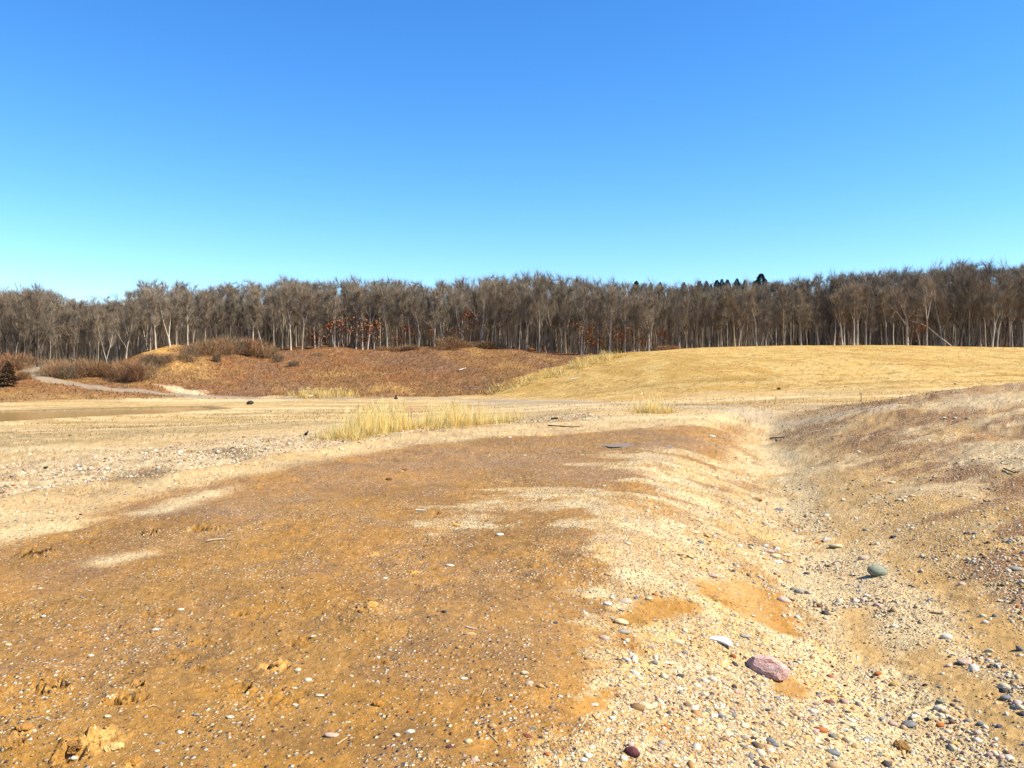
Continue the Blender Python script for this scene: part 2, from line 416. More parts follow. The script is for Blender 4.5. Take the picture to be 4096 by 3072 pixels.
def ground_colour(x, y, z):
    n = x.size
    t, dep = far_coords(x, y)
    s, d = region_coords(x, y)
    r = np.hypot(x, y)
    near = r < 62
    n_big = fbm(x * 0.35, y * 0.35, 81, 4)
    n_mid = fbm(x * 1.6, y * 1.6, 83, 4)
    n_fine = fbm(x * 9, y * 9, 85, 3)
    n_far = fbm(x * 0.05, y * 0.13, 87, 4)
    n_streak = fbm(x * 0.10, y * 0.45, 89, 4)
    gravel = np.full(n, 0.35); wet = np.zeros(n)
    col = np.tile(C['FLAT'], (n, 1))
    # ---- the basin floor (left and beyond)
    col = mix(col, C['OLIVE'], 0.75 * sstep(0.50, 0.66, n_streak) * sstep(8, 16, s))
    col = mix(col, C['ROAD'], 0.6 * sstep(0.55, 0.70, fbm(x * 0.16, y * 0.6, 91, 4)))
    col = mix(col, C['BANK'], 0.5 * sstep(0.56, 0.7, fbm(x * 0.3, y * 0.8, 93, 4)))
    # ---- terrace just below the pad edge: stony, pale
    terr = near * sstep(-0.5, 0.6, s) * sstep(9.5, 4.5, s) * (x < 3)
    tc = mix(np.tile(C['TERR'], (n, 1)), C['MUD'], 0.75 * sstep(0.48, 0.62, fbm(x * 2.6, y * 2.2, 95, 4, 0.65)))
    tc = mix(tc, C['SAND'], 0.6 * sstep(0.56, 0.66, n_mid))
    col = col * (1 - terr[:, None]) + tc * terr[:, None]
    gravel = np.where(terr > 0.3, 0.85, gravel)
    # ---- the pad
    pad = near * sstep(0.1, -0.2, s + (n_mid - 0.5) * 0.5) * sstep(0.4, -0.4, d)
    pc = np.tile(C['MUD'], (n, 1))
    pc = mix(pc, C['MUDOR'], 0.65 * sstep(0.44, 0.62, fbm(x * 0.7, y * 0.5, 97, 5, 0.62)))
    pc = mix(pc, C['MUDDK'], 0.65 * sstep(0.52, 0.66, fbm(x * 0.8 + 5, y * 0.55, 99, 4)))
    pc = mix(pc, C['MUDDK'], 0.55 * sstep(0.55, 0.70, fbm(x * 4, y * 3, 101, 3)))
    dk = masked(x, y, DARK_PAD, 0.03, 0.012, 103)
    pc = mix(pc, C['MUDDK'], 0.4 * dk)
    g = np.full(n, 0.22) + 0.33 * sstep(0.52, 0.65, fbm(x * 2.2, y * 1.8, 105, 3)) + 0.2 * dk
    pale = masked(x, y, PALE_PAD, 0.08, 0.014, 107, 1.6)
    band = fbm(x * 0.45 + 0.25 * y, y * 2.1, 108, 4, 0.6)
    far_k = sstep(7.0, 11.0, y)
    tear = (fbm(x * 1.7, y * 1.5, 109, 6, 0.68) - 0.5) * 2.3 * (1 - 0.35 * far_k) + (band - 0.5) * 2.6 * far_k
    pale = sstep(0.32, 0.80, pale * 1.05 + tear * (0.25 + 0.75 * sstep(0.02, 0.4, pale)) * (pale > 0.01))
    pl = mix(np.tile(C['SAND'], (n, 1)), C['GRAVEL'], sstep(0.42, 0.60, n_mid))
    pl = mix(pl, C['BROWN'], 0.75 * sstep(0.50, 0.62, fbm(x * 2.3, y * 2.0, 110, 5, 0.65)))
    pl = mix(pl, C['MUDOR'], 0.65 * sstep(0.56, 0.66, fbm(x * 1.3 + 9, y * 1.2, 112, 5, 0.65)))
    pl = mix(pl, C['YELLOW'], 0.6 * sstep(0.54, 0.66, fbm(x * 1.2, y * 1.2, 111, 4)))
    pc = pc * (1 - pale[:, None]) + pl * pale[:, None]
    g = g * (1 - pale) + 0.95 * pale
    mp = masked(x, y, MUD_PATCH, 0.010, 0.008, 113, 1.4)
    pc = mix(pc, alb((186, 132, 58)), 0.9 * mp); g = g * (1 - 0.85 * mp)
    st = masked(x, y, PALE_STREAK, 0.02, 0.012, 115)
    pc = mix(pc, C['SAND'], 0.75 * st)
    for (cx, cy, rr, hh, kind) in CLODS:
        b = (np.abs(x - cx) < 1.6 * rr) & (np.abs(y - cy) < 1.6 * rr)
        if b.any():
            q = np.hypot(x[b] - cx, y[b] - cy) / rr + (n_fine[b] - 0.5) * 1.2
            k = sstep(1.1, 0.5, q) * (0.75 if kind == 'clump' else 0.6)
            pc[b] = pc[b] * (1 - k[:, None]) + (C['DIRT'] if kind == 'clump' else C['MUDOR'] * 0.8)[None, :] * k[:, None]
    wet = np.clip(pad * (1 - pale) * (0.35 + 0.65 * sstep(0.42, 0.62, fbm(x * 0.9, y * 0.6, 117, 3))), 0, 1)
    col = col * (1 - pad[:, None]) + pc * pad[:, None]
    gravel = gravel * (1 - pad) + g * pad
    # ---- ditch and bank
    right = near * sstep(-1.5, -0.9, d + (n_mid - 0.5) * 0.9) * sstep(44, 34, y)
    rc = mix(np.tile(C['BANK'], (n, 1)), C['TERR'], 0.8 * sstep(0.48, 0.60, fbm(x * 1.1, y * 0.8, 119, 4, 0.6)))
    rc = mix(rc, C['BANKDK'], 0.85 * sstep(0.50, 0.60, fbm(x * 0.7 + 3, y * 1.5 - x * 0.5, 121, 5, 0.62)) * sstep(0.5, 1.6, d))
    rc = mix(rc, C['BANKDK'] * 0.85, 0.32 * sstep(21, 27, y) * sstep(39, 33, y) * sstep(0.6, 2.0, d) * sstep(0.40, 0.55, fbm(x * 0.9, y * 1.4, 121, 4)))
    dw = d + 0.55 * (fbm(x * 0.0 + 3.3, y * 0.33, 13, 2) - 0.5)
    bed = np.exp(-((dw + (n_big - 0.5) * 0.6 + 0.15) / 0.85) ** 2)
    rc = mix(rc, C['MUDOR'], 0.45 * sstep(0.52, 0.66, fbm(x * 1.7 + 2, y * 1.3, 120, 5, 0.65)) * sstep(0.3, 1.0, d))
    rc = mix(rc, C['SAND'], 0.85 * bed * sstep(0.34, 0.52, fbm(x * 2.6, y * 1.4, 122, 4, 0.6)))
    cut = sstep(-0.15, -0.5, d) * sstep(-2.1, -1.3, d)
    rc = mix(rc, C['BROWN'], 0.7 * cut)
    rc = mix(rc, C['SAND'], 0.8 * cut * sstep(0.42, 0.55, fbm(x * 1.9 + 3, y * 1.2, 124, 5, 0.65)))
    rc = mix(rc, C['YELLOW'], 0.7 * cut * sstep(0.52, 0.62, fbm(x * 1.9, y * 0.6, 123, 5, 0.6)))
    rc = mix(rc, C['MUDOR'], 0.8 * cut * sstep(0.57, 0.64, fbm(x * 2.1 + 7, y * 0.6, 125, 5, 0.6)))
    rc = mix(rc, C['MUDDK'], 0.7 * cut * sstep(0.58, 0.66, fbm(x * 2.3 + 1, y * 0.8, 126, 5, 0.6)))
    rg = np.full(n, 0.95)
    si = masked(x, y, SILT, 0.02, 0.010, 127)
    rc = mix(rc, C['SILT'], 0.9 * si); rg = rg * (1 - 0.85 * si)
    rc = mix(rc, C['YELLOW'], 0.7 * masked(x, y, YELLOW_CUT, 0.012, 0.008, 129, 1.6))
    pb = masked(x, y, PALE_BANK, 0.02, 0.016, 131)
    rc = mix(rc, C['TERR'], 0.8 * pb)
    db = masked(x, y, DARK_BANK, 0.02, 0.012, 133)
    rc = mix(rc, C['BANKDK'], 0.8 * db * sstep(0.36, 0.54, fbm(x * 1.3, y * 3.0, 135, 5, 0.68)))
    mpr = masked(x, y, MUD_PATCH[:2], 0.010, 0.008, 113, 1.4)
    rc = mix(rc, alb((186, 130, 56)), 0.9 * mpr); rg = rg * (1 - 0.85 * mpr)
    palr = masked(x, y, PALE_PAD[:1], 0.05, 0.010, 107, 1.6) * sstep(-0.6, -1.3, d) * sstep(0.42, 0.6, fbm(x * 2.1, y * 1.8, 128, 5, 0.65))
    rc = mix(rc, C['SAND'], 0.8 * palr)
    right_n = right * (1 - pad * sstep(-0.6, -1.4, d))
    col = col * (1 - right_n[:, None]) + rc * right_n[:, None]
    gravel = gravel * (1 - right_n) + rg * right_n
    wet = wet * (1 - right_n)
    # ---- pale road band along the pad's rim
    rd = masked(x, y, ROAD, 0.022, 0.010, 137)
    col = mix(col, C['ROAD'], 0.85 * rd * (0.7 + 0.6 * (n_mid - 0.5)))
    wet = wet * (1 - rd)
    gravel = gravel * (1 - 0.4 * rd)
    # ---- flats
    col = mix(col, C['OLIVE'], 0.85 * masked(x, y, OLIVE, 0.02, 0.01, 139) * sstep(0.3, 0.55, n_mid))
    col = mix(col, C['WEED'] * 0.8, 0.95 * masked(x, y, DARK_WEED, 0.03, 0.01, 141) * sstep(0.25, 0.42, n_mid))
    rim = near * np.exp(-((s - 0.35) / 0.30) ** 2) * (x < -1.5) * sstep(0.45, 0.62, fbm(x * 1.1, y * 1.1, 142, 4, 0.6))
    col = mix(col, C['WEED'], 0.7 * rim)  # weed tone along the step's foot also paints in its shadow line
    col = mix(col, alb((208, 186, 148)), 0.7 * masked(x, y, GREYFLAT, 0.02, 0.008, 143, 0.4))
    col = mix(col, alb((196, 150, 82)), 0.75 * masked(x, y, DRYBROWN, 0.02, 0.008, 145, 0.4))
    # ---- flats beyond 35 m: streaks of bare sand, damp brown soil and thin grass, drawn out along the flat
    flatm = sstep(30, 42, y)
    col = mix(col, alb((198, 160, 98)), 0.75 * flatm * sstep(0.52, 0.62, fbm(x * 0.055, y * 0.32, 172, 5, 0.62)))
    col = mix(col, alb((236, 204, 150)), 0.7 * flatm * sstep(0.54, 0.64, fbm(x * 0.05 + 8, y * 0.36, 174, 5, 0.6)))
    col = mix(col, alb((176, 148, 102)), 0.6 * flatm * sstep(0.57, 0.66, fbm(x * 0.07 + 3, y * 0.5, 176, 5, 0.6)) * (x < 8))
    # ---- far slopes
    rust = rust_mask(x, y)
    u = 512 + 852 * t
    foot = np.interp(u, [-400, 0, 60, 115, 150, 175, 210, 260, 400, 480, 520, 560, 600, 640, 700, 800, 1100], [90, 92, 96, 99, 104, 106, 110, 112, 113, 108, 96, 90, 84, 82, 80, 78, 76])
    fn = (fbm(x * 0.12, y * 0.12, 147, 3) - 0.5) * 8
    onslope = sstep(-3, 3, dep - foot + fn)
    crest = np.interp(u, [-400, 0, 60, 115, 150, 175, 210, 260, 330, 600, 1100], [126, 122, 124, 128, 132, 135, 141, 148, 151, 147, 147])
    hc = np.tile(C['TAN'], (n, 1))
    hc = mix(hc, C['TANDK'], 0.8 * sstep(0.48, 0.64, fbm(x * 0.16 + 0.07 * y, y * 0.10, 149, 5, 0.6)))
    rill = fbm(x * 0.55 + 0.12 * y, y * 0.055, 150, 5, 0.62)
    hc = mix(hc, alb((204, 158, 84)) * [.82, .80, .70], 0.55 * sstep(0.53, 0.66, rill))
    hc = mix(hc, alb((246, 212, 146)) * [.75, .73, .62], 0.6 * sstep(0.55, 0.68, fbm(x * 0.25 - 0.1 * y, y * 0.12, 152, 5, 0.6)))
    lowb = sstep(104, 84, dep)
    hc = mix(hc, alb((186, 146, 78)) * [.75, .73, .62], 0.7 * lowb * sstep(0.50, 0.62, fbm(x * 0.05, y * 0.45, 154, 5, 0.6)))
    hc = mix(hc, alb((240, 206, 146)) * [.75, .73, .62], 0.7 * lowb * sstep(0.54, 0.64, fbm(x * 0.06 + 4, y * 0.5, 156, 5, 0.6)))
    hc = mix(hc, alb((176, 142, 78)) * [.75, .73, .62], 0.65 * sstep(0.63, 0.72, fbm(x * 1.3, y * 0.9, 158, 3, 0.6)))
    hc = mix(hc, alb((208, 168, 96)) * [.82, .80, .70], 0.45 * sstep(0.56, 0.68, fbm(x * 0.55, y * 0.30, 151, 4, 0.65)))
    hc = mix(hc, alb((196, 150, 96)) * [.75, .73, .62], 0.6 * sstep(0.64, 0.74, fbm(x * 0.4, y * 0.9, 153, 4, 0.6)))
    rc2 = mix(np.tile(C['RUST'], (n, 1)), C['RUSTTAN'], 0.8 * sstep(0.50, 0.66, fbm(x * 0.22, y * 0.16, 155, 5, 0.62)))
    rc2 = mix(rc2, C['RUSTRED'], 0.75 * sstep(0.48, 0.64, fbm(x * 0.10 + 4, y * 0.10, 157, 5, 0.6)))
    rc2 = mix(rc2, C['WEED'], 0.6 * sstep(0.55, 0.68, fbm(x * 0.5, y * 0.5, 159, 4, 0.65)))
    rc2 = mix(rc2, alb((152, 116, 90)) * [.74, .72, .66], 0.6 * sstep(0.54, 0.64, fbm(x * 0.14 + 0.10 * y, y * 0.09 + 3, 160, 5, 0.65)))
    leftgrass = sstep(170, 110, u) * sstep(112, 100, dep)
    rc2 = mix(rc2, C['RUSTTAN'], 0.6 * leftgrass)
    hc = hc * (1 - rust[:, None]) + rc2 * rust[:, None]
    col = col * (1 - onslope[:, None]) + hc * onslope[:, None]
    wood = sstep(-1, 3, dep - crest)
    wl = mix(np.tile(C['LITTER'], (n, 1)), C['WEED'], sstep(0.4, 0.6, n_big))
    col = col * (1 - wood[:, None]) + wl * wood[:, None]
    col = mix(col, C['DIRT'], 0.95 * masked(x, y, BARE_DIRT, 0.006, 0.006, 161, 0.3))
    col = mix(col, alb((240, 208, 160)), 0.9 * masked(x, y, PALE_RAMP, 0.006, 0.004, 163, 0.3))
    shore = np.zeros(n)
    b = (x < -15) & (y > 35) & (y < 100)
    if b.any():
        pdist = poly_signed(x[b], y[b], POND)
        shore[b] = sstep(1.3, 0.4, np.abs(pdist - 0.2)) * sstep(64, 72, y[b])
        col = mix(col, alb((130, 108, 74)), 0.7 * shore)
    gravel = np.where(r > 62, 0.0, gravel)
    # grain visible at every distance: breaks even tone, from pebbles and tufts smaller than a mesh cell
    grain = 1 + (0.30 * (fbm(x * 14, y * 14, 165, 2) - 0.5) + 0.45 * (fbm(x * 2.7, y * 2.7, 167, 4, 0.65) - 0.5)) * np.where(onslope > 0.5, 1.0 + 0.7 * rust, 0.9)
    # single grains and tufts, one mesh cell each: pale and dark flecks as dense as the ground is stony or weedy
    gg = np.random.default_rng(169)
    w1, w2 = gg.random(n), gg.random(n)
    stony = np.clip(np.where(r > 62, 0.30 + 0.45 * rust * onslope, 0.35 + 0.65 * gravel), 0, 1) * (1 - 0.55 * np.maximum(si, mp))
    stony = stony * np.where((r > 9) & (right_n > 0.4), 0.35, 1.0)
    col = col * (1 + 0.34 * stony * (w1 - 0.5))[:, None]
    fl = (w2 < 0.075 * stony); col[fl] = np.minimum(col[fl] * 1.30 + 0.03, 0.72)
    fd = (w2 > 1 - 0.085 * stony); col[fd] = col[fd] * 0.56
    col = np.clip(col * grain[:, None], 0.01, 0.8)
    return col, np.clip(gravel, 0, 1), np.clip(wet, 0, 1), dict(open=np.maximum(np.maximum(masked(x, y, PALE_RAMP, 0.006, 0.004, 163, 0.3), masked(x, y, BARE_DIRT, 0.006, 0.006, 161, 0.3)), 0.7 * leftgrass), rust=rust * onslope * (1 - wood), tan=(1 - rust) * onslope * (1 - wood), wood=wood * (onslope > 0.5),
                                                           bank=right_n * sstep(-0.3, 0.3, d), s=s, d=d, pad=pad, pale=pale, cut=cut * (1 - sstep(30, 36, y)), terr=terr, bed=bed, silt=np.maximum(si, mp), road=rd, wetm=wet)

# ------------------------------------------------------------------ ground sheet: polar grid, fine where the camera looks
def ground_grid():
    half = math.radians(33.5)
    th_mid = np.linspace(-half, half, 860)
    th_side = half + (math.pi - half) * np.linspace(0, 1, 60)[1:] ** 1.3
    th = np.concatenate([-th_side[::-1][1:], th_mid, th_side])       # from just past -pi to +pi
    th = np.concatenate([[-math.pi], th])
    r = [0.25, 0.8, 1.4, 1.9, 2.3, 2.6]
    inv = np.linspace(1 / 2.8, 1 / 46.0, 440)
    r += list(1 / inv)
    rr = r[-1]
    r += list(np.linspace(46.6, 160, 190))
    r += list(np.geomspace(163, 420, 40)) + list(np.geomspace(450, 4000, 14))
    return np.array(r), th

R_, TH_ = ground_grid()
RG, TG = np.meshgrid(R_, TH_, indexing='ij')
GX = (RG * np.sin(TG)).ravel(); GY = (RG * np.cos(TG)).ravel()
GZ = height(GX, GY)
GC, GGR, GW, GM = ground_colour(GX, GY, GZ)
NR, NT = len(R_), len(TH_)

def grid_normals():
    P = np.stack([GX, GY, GZ], 1).reshape(NR, NT, 3)
    dr = np.gradient(P, axis=0); dt = np.gradient(P, axis=1)
    nn = np.cross(dt, dr)
    nn /= np.linalg.norm(nn, axis=2, keepdims=True) + 1e-12
    nn[nn[..., 2] < 0] *= -1
    return nn.reshape(-1, 3)
GN = grid_normals()

def make_mesh(name, verts, faces, mat=None, smooth=True, attrs=None, normals=None):
    """faces: (n,k) int array"""
    verts = np.asarray(verts, np.float32); faces = np.asarray(faces, np.int32)
    me = bpy.data.meshes.new(name)
    nf, k = faces.shape
    me.vertices.add(len(verts)); me.vertices.foreach_set("co", verts.ravel())
    me.loops.add(nf * k); me.loops.foreach_set("vertex_index", faces.ravel())
    me.polygons.add(nf)
    me.polygons.foreach_set("loop_start", np.arange(0, nf * k, k, dtype=np.int32))
    me.polygons.foreach_set("loop_total", np.full(nf, k, np.int32))
    me.update(calc_edges=True)
    me.polygons.foreach_set("use_smooth", np.full(nf, smooth, bool))
    for an, av in (attrs or {}).items():
        av = np.asarray(av, np.float32)
        if av.ndim == 2:
            a = me.attributes.new(an, 'FLOAT_COLOR', 'POINT')
            a.data.foreach_set("color", np.concatenate([av, np.ones((len(av), 1), np.float32)], 1).ravel())
        else:
            a = me.attributes.new(an, 'FLOAT', 'POINT')
            a.data.foreach_set("value", av)
    if mat is not None:
        me.materials.append(mat)
    if normals is not None:
        me.normals_split_custom_set_from_vertices(np.asarray(normals, np.float32))
    return me

def link(name, me, kind=None, label=None, cat=None, group=None, parent=None, loc=None):
    o = bpy.data.objects.new(name, me)
    COL.objects.link(o)
    if kind: o["kind"] = kind
    if label: o["label"] = label
    if cat: o["category"] = cat
    if group: o["group"] = group
    if parent is not None: o.parent = parent
    if loc is not None: o.location = loc
    return o

# ------------------------------------------------------------------ materials
def new_mat(name):
    m = bpy.data.materials.new(name); m.use_nodes = True
    nt = m.node_tree
    b = nt.nodes.get("Principled BSDF")
    return m, nt, b

def N(nt, t, **kw):
    n = nt.nodes.new(t)
    for k, v in kw.items():
        if k in n.inputs: n.inputs[k].default_value = v
        else: setattr(n, k, v)
    return n

def ground_material():
    m, nt, b = new_mat("ground_soil")
    L = nt.links.new
    geo = N(nt, "ShaderNodeNewGeometry")
    ca = N(nt, "ShaderNodeAttribute", attribute_name="soil")
    ga = N(nt, "ShaderNodeAttribute", attribute_name="gravel")
    wa = N(nt, "ShaderNodeAttribute", attribute_name="wet")
    # pebble speckle: two sizes of cells, each cell its own tone, only where the gravel attribute says so
    cur = ca.outputs['Color']
    heights = []
    for sc_, rnd, amt, sd in ((95.0, 1.0, 0.55, 0.3), (38.0, 1.0, 0.75, 0.62)):
        v = N(nt, "ShaderNodeTexVoronoi", feature='F1'); v.inputs['Scale'].default_value = sc_
        L(geo.outputs['Position'], v.inputs['Vector'])
        sep = N(nt, "ShaderNodeSeparateColor"); L(v.outputs['Color'], sep.inputs[0])
        ramp = N(nt, "ShaderNodeValToRGB")
        cr = ramp.color_ramp; cr.interpolation = 'CONSTANT'
        cr.elements[0].position = 0.0; cr.elements[0].color = (*alb((110, 96, 86)), 1)
        cr.elements[1].position = 0.16; cr.elements[1].color = (*alb((206, 168, 116)), 1)
        for p_, c_ in ((0.36, (250, 226, 182)), (0.58, (176, 158, 140)), (0.68, (252, 238, 214)), (0.84, (216, 168, 104)), (0.93, (150, 92, 62))):
            e = cr.elements.new(p_); e.color = (*alb(c_), 1)
        L(sep.outputs[0], ramp.inputs[0])
        # presence: a share of the cells, by gravel amount, inside the cell's core
        th = N(nt, "ShaderNodeMath", operation='MULTIPLY'); L(ga.outputs['Fac'], th.inputs[0]); th.inputs[1].default_value = amt
        lt = N(nt, "ShaderNodeMath", operation='LESS_THAN'); L(sep.outputs[1], lt.inputs[0]); L(th.outputs[0], lt.inputs[1])
        core = N(nt, "ShaderNodeMapRange"); L(v.outputs['Distance'], core.inputs[0])
        core.inputs[1].default_value = 0.46; core.inputs[2].default_value = 0.36
        pr = N(nt, "ShaderNodeMath", operation='MULTIPLY'); L(lt.outputs[0], pr.inputs[0]); L(core.outputs[0], pr.inputs[1])
        pr2 = N(nt, "ShaderNodeMath", operation='MULTIPLY'); L(pr.outputs[0], pr2.inputs[0]); pr2.inputs[1].default_value = 0.8
        mx = N(nt, "ShaderNodeMix", data_type='RGBA'); L(pr2.outputs[0], mx.inputs['Factor']); L(cur, mx.inputs[6]); L(ramp.outputs[0], mx.inputs[7])
        cur = mx.outputs[2]
        dome = N(nt, "ShaderNodeMapRange"); L(v.outputs['Distance'], dome.inputs[0]); dome.inputs[1].default_value = 0.5; dome.inputs[2].default_value = 0.0
        hm = N(nt, "ShaderNodeMath", operation='MULTIPLY'); L(dome.outputs[0], hm.inputs[0]); L(lt.outputs[0], hm.inputs[1])
        hs = N(nt, "ShaderNodeMath", operation='MULTIPLY'); L(hm.outputs[0], hs.inputs[0]); hs.inputs[1].default_value = 0.9 / sc_
        heights.append(hs.outputs[0])
    # sandy grain
    n1 = N(nt, "ShaderNodeTexNoise"); n1.inputs['Scale'].default_value = 130; n1.inputs['Detail'].default_value = 3; n1.inputs['Roughness'].default_value = 0.7
    L(geo.outputs['Position'], n1.inputs['Vector'])
    gr = N(nt, "ShaderNodeMapRange"); L(n1.outputs[0], gr.inputs[0]); gr.inputs[1].default_value = 0.25; gr.inputs[2].default_value = 0.75; gr.inputs[3].default_value = 0.72; gr.inputs[4].default_value = 1.26
    n2 = N(nt, "ShaderNodeTexNoise"); n2.inputs['Scale'].default_value = 17; n2.inputs['Detail'].default_value = 4; n2.inputs['Roughness'].default_value = 0.65
    L(geo.outputs['Position'], n2.inputs['Vector'])
    gr2 = N(nt, "ShaderNodeMapRange"); L(n2.outputs[0], gr2.inputs[0]); gr2.inputs[1].default_value = 0.3; gr2.inputs[2].default_value = 0.7; gr2.inputs[3].default_value = 0.84; gr2.inputs[4].default_value = 1.14
    gm = N(nt, "ShaderNodeMath", operation='MULTIPLY'); L(gr.outputs[0], gm.inputs[0]); L(gr2.outputs[0], gm.inputs[1])
    mul = N(nt, "ShaderNodeMix", data_type='RGBA', blend_type='MULTIPLY'); mul.inputs['Factor'].default_value = 1
    L(cur, mul.inputs[6]); L(gm.outputs[0], mul.inputs[7])
    L(mul.outputs[2], b.inputs['Base Color'])
    # relief
    h1 = N(nt, "ShaderNodeMath", operation='MULTIPLY'); L(n1.outputs[0], h1.inputs[0]); h1.inputs[1].default_value = 0.006
    h2 = N(nt, "ShaderNodeMath", operation='MULTIPLY'); L(n2.outputs[0], h2.inputs[0]); h2.inputs[1].default_value = 0.016
    acc = N(nt, "ShaderNodeMath", operation='ADD'); L(h1.outputs[0], acc.inputs[0]); L(h2.outputs[0], acc.inputs[1])
    dry = N(nt, "ShaderNodeMapRange"); L(wa.outputs['Fac'], dry.inputs[0]); dry.inputs[3].default_value = 1.0; dry.inputs[4].default_value = 0.55
    accd = N(nt, "ShaderNodeMath", operation='MULTIPLY'); L(acc.outputs[0], accd.inputs[0]); L(dry.outputs[0], accd.inputs[1])
    a = accd.outputs[0]
    for h in heights:
        ad = N(nt, "ShaderNodeMath", operation='ADD'); L(a, ad.inputs[0]); L(h, ad.inputs[1]); a = ad.outputs[0]
    bump = N(nt, "ShaderNodeBump"); bump.inputs['Strength'].default_value = 0.8; bump.inputs['Distance'].default_value = 1.0
    L(a, bump.inputs['Height']); L(bump.outputs[0], b.inputs['Normal'])
    ro = N(nt, "ShaderNodeMapRange"); L(wa.outputs['Fac'], ro.inputs[0]); ro.inputs[3].default_value = 0.95; ro.inputs[4].default_value = 0.6
    L(ro.outputs[0], b.inputs['Roughness'])
    sp = N(nt, "ShaderNodeMapRange"); L(wa.outputs['Fac'], sp.inputs[0]); sp.inputs[3].default_value = 0.12; sp.inputs[4].default_value = 0.15
    L(sp.outputs[0], b.inputs['Specular IOR Level'])
    return m
M_GROUND = ground_material()

# split the one sheet into the named pieces of ground it shows
F = (np.arange(NR - 1)[:, None] * NT + np.arange(NT - 1)[None, :]).ravel()
FACES = np.stack([F, F + 1, F + NT + 1, F + NT], 1)

fc = FACES.mean(1) if False else None
fx = GX[FACES].mean(1); fy = GY[FACES].mean(1)
def fm(a): return a[FACES].mean(1)
PATH_D = np.full(fx.shape, 99.0)
_b = (fy > 35) & (fy < 190)
PATH_D[_b] = np.abs(poly_signed(fx[_b], fy[_b], PATH_LINE, closed=False))
pw = 1.15 + 0.4 * (fbm(fx * 0.5, fy * 0.5, 171, 2) - 0.5)
region = np.zeros(len(FACES), int)
region[fm(GM['rust']) > 0.5] = 1
region[fm(GM['tan']) > 0.5] = 2
region[fm(GM['wood']) > 0.5] = 3
region[(fm(GM['bank']) > 0.5)] = 4
region[(PATH_D < pw) & (region != 4) & (region != 2)] = 5
# the gravel track has its own colour
vd = np.full(GX.shape, 99.0)
_b = (GY > 35) & (GY < 190)
vd[_b] = np.abs(poly_signed(GX[_b], GY[_b], PATH_LINE, closed=False))
pk = sstep(1.5, 0.9, vd) * (0.55 + 0.45 * (GX < -20))
GC = GC * (1 - pk[:, None]) + (C['PATH'] * 1.0)[None, :] * pk[:, None]

GROUND_PARTS = [("ground", "bare sandy ground of the old gravel pit, wet orange mud and pale gravel", "ground"),
                ("hillside", "rust brown weedy slope below the bare wood", "hillside"),
                ("grassy_hill", "rounded pale tan hill of dry grass on the right", "hill"),
                ("forest_floor", "leaf littered floor under the bare trees", "ground"),
                ("gravel_bank", "stony brown bank rising right of the dry ditch", "ground"),
                ("path", "pale grey gravel track curving across the flat and up the left slope", "path")]
for k, (nm, lab, cat) in enumerate(GROUND_PARTS):
    fs = FACES[region == k]
    if len(fs) == 0:
        continue
    used, inv_ = np.unique(fs.ravel(), return_inverse=True)
    me = make_mesh(nm, np.stack([GX, GY, GZ], 1)[used], inv_.reshape(fs.shape), M_GROUND, True,
                   dict(soil=GC[used], gravel=GGR[used], wet=GW[used]), GN[used])
    link(nm, me, kind='structure', label=lab)

# ------------------------------------------------------------------ water: the pond and shallow puddles
def water_material(name, tint, rough):
    m, nt, b = new_mat(name)
    b.inputs['Base Color'].default_value = (*tint, 1)
    b.inputs['Roughness'].default_value = rough
    b.inputs['IOR'].default_value = 1.333
    b.inputs['Specular IOR Level'].default_value = 0.25
    geo = N(nt, "ShaderNodeNewGeometry")
    n = N(nt, "ShaderNodeTexNoise"); n.inputs['Scale'].default_value = 2.2; n.inputs['Detail'].default_value = 3
    nt.links.new(geo.outputs['Position'], n.inputs['Vector'])
    bp = N(nt, "ShaderNodeBump"); bp.inputs['Strength'].default_value = 0.25; bp.inputs['Distance'].default_value = 0.03
    nt.links.new(n.outputs[0], bp.inputs['Height']); nt.links.new(bp.outputs[0], b.inputs['Normal'])
    return m
M_POND = water_material("pond_water", alb((205, 168, 106)), 0.10)
M_PUDDLE = water_material("puddle_water", alb((170, 136, 92)), 0.22)
bm = bmesh.new()
pts = []
for (x, y) in POND:
    cx, cy = -55, 66
    k = 1 + 0.9 / max(math.hypot(x - cx, y - cy), 1)
    pts.append(bm.verts.new((cx + (x - cx) * k, cy + (y - cy) * k, POND_Z)))
bm.faces.new(pts)
bmesh.ops.triangulate(bm, faces=bm.faces[:])
for f in bm.faces:
    if f.normal.z < 0: f.normal_flip()
me = bpy.data.meshes.new("pond"); bm.to_mesh(me); bm.free(); me.materials.append(M_POND)
link("pond", me, kind='structure', label="still shallow pond below the left slope, reflecting the bank")
def puddle(u, v, wpx, hpx, seed):
    x, y, z = g1(u, v)
    rx = wpx / 852 * y / 2
    x0, y0, _ = g1(u, v - hpx / 2); x1, y1, _ = g1(u, v + hpx / 2)
    ry = abs(y0 - y1) / 2
    nn = 56
    a = np.linspace(0, 2 * math.pi, nn, endpoint=False)
    w = 0.55 + 0.9 * fbm(np.cos(a) * 1.6 + seed * 3.3, np.sin(a) * 1.6 + seed, 181 + seed, 3)
    px = x + rx * np.cos(a) * w; py = y + ry * np.sin(a) * w
    hz = height(px, py)
    zz = np.percentile(hz, 32)
    V = np.concatenate([[[x, y, zz]], np.stack([px, py, np.full(nn, zz)], 1)])
    Fc = np.array([[0, i + 1, (i + 1) % nn + 1] for i in range(nn)])
    return V, Fc
for (u, v, w_, h_, sd, lab) in ((622, 445.5, 60, 4, 1, "thin bluish puddle on the far mud of the pad"), (654, 447, 30, 4, 2, "small bluish puddle right of the long thin one"),):
    V, Fc = puddle(u, v, w_, h_, sd)
    link("puddle", make_mesh("puddle", V, Fc, M_PUDDLE), kind='structure', label=lab)
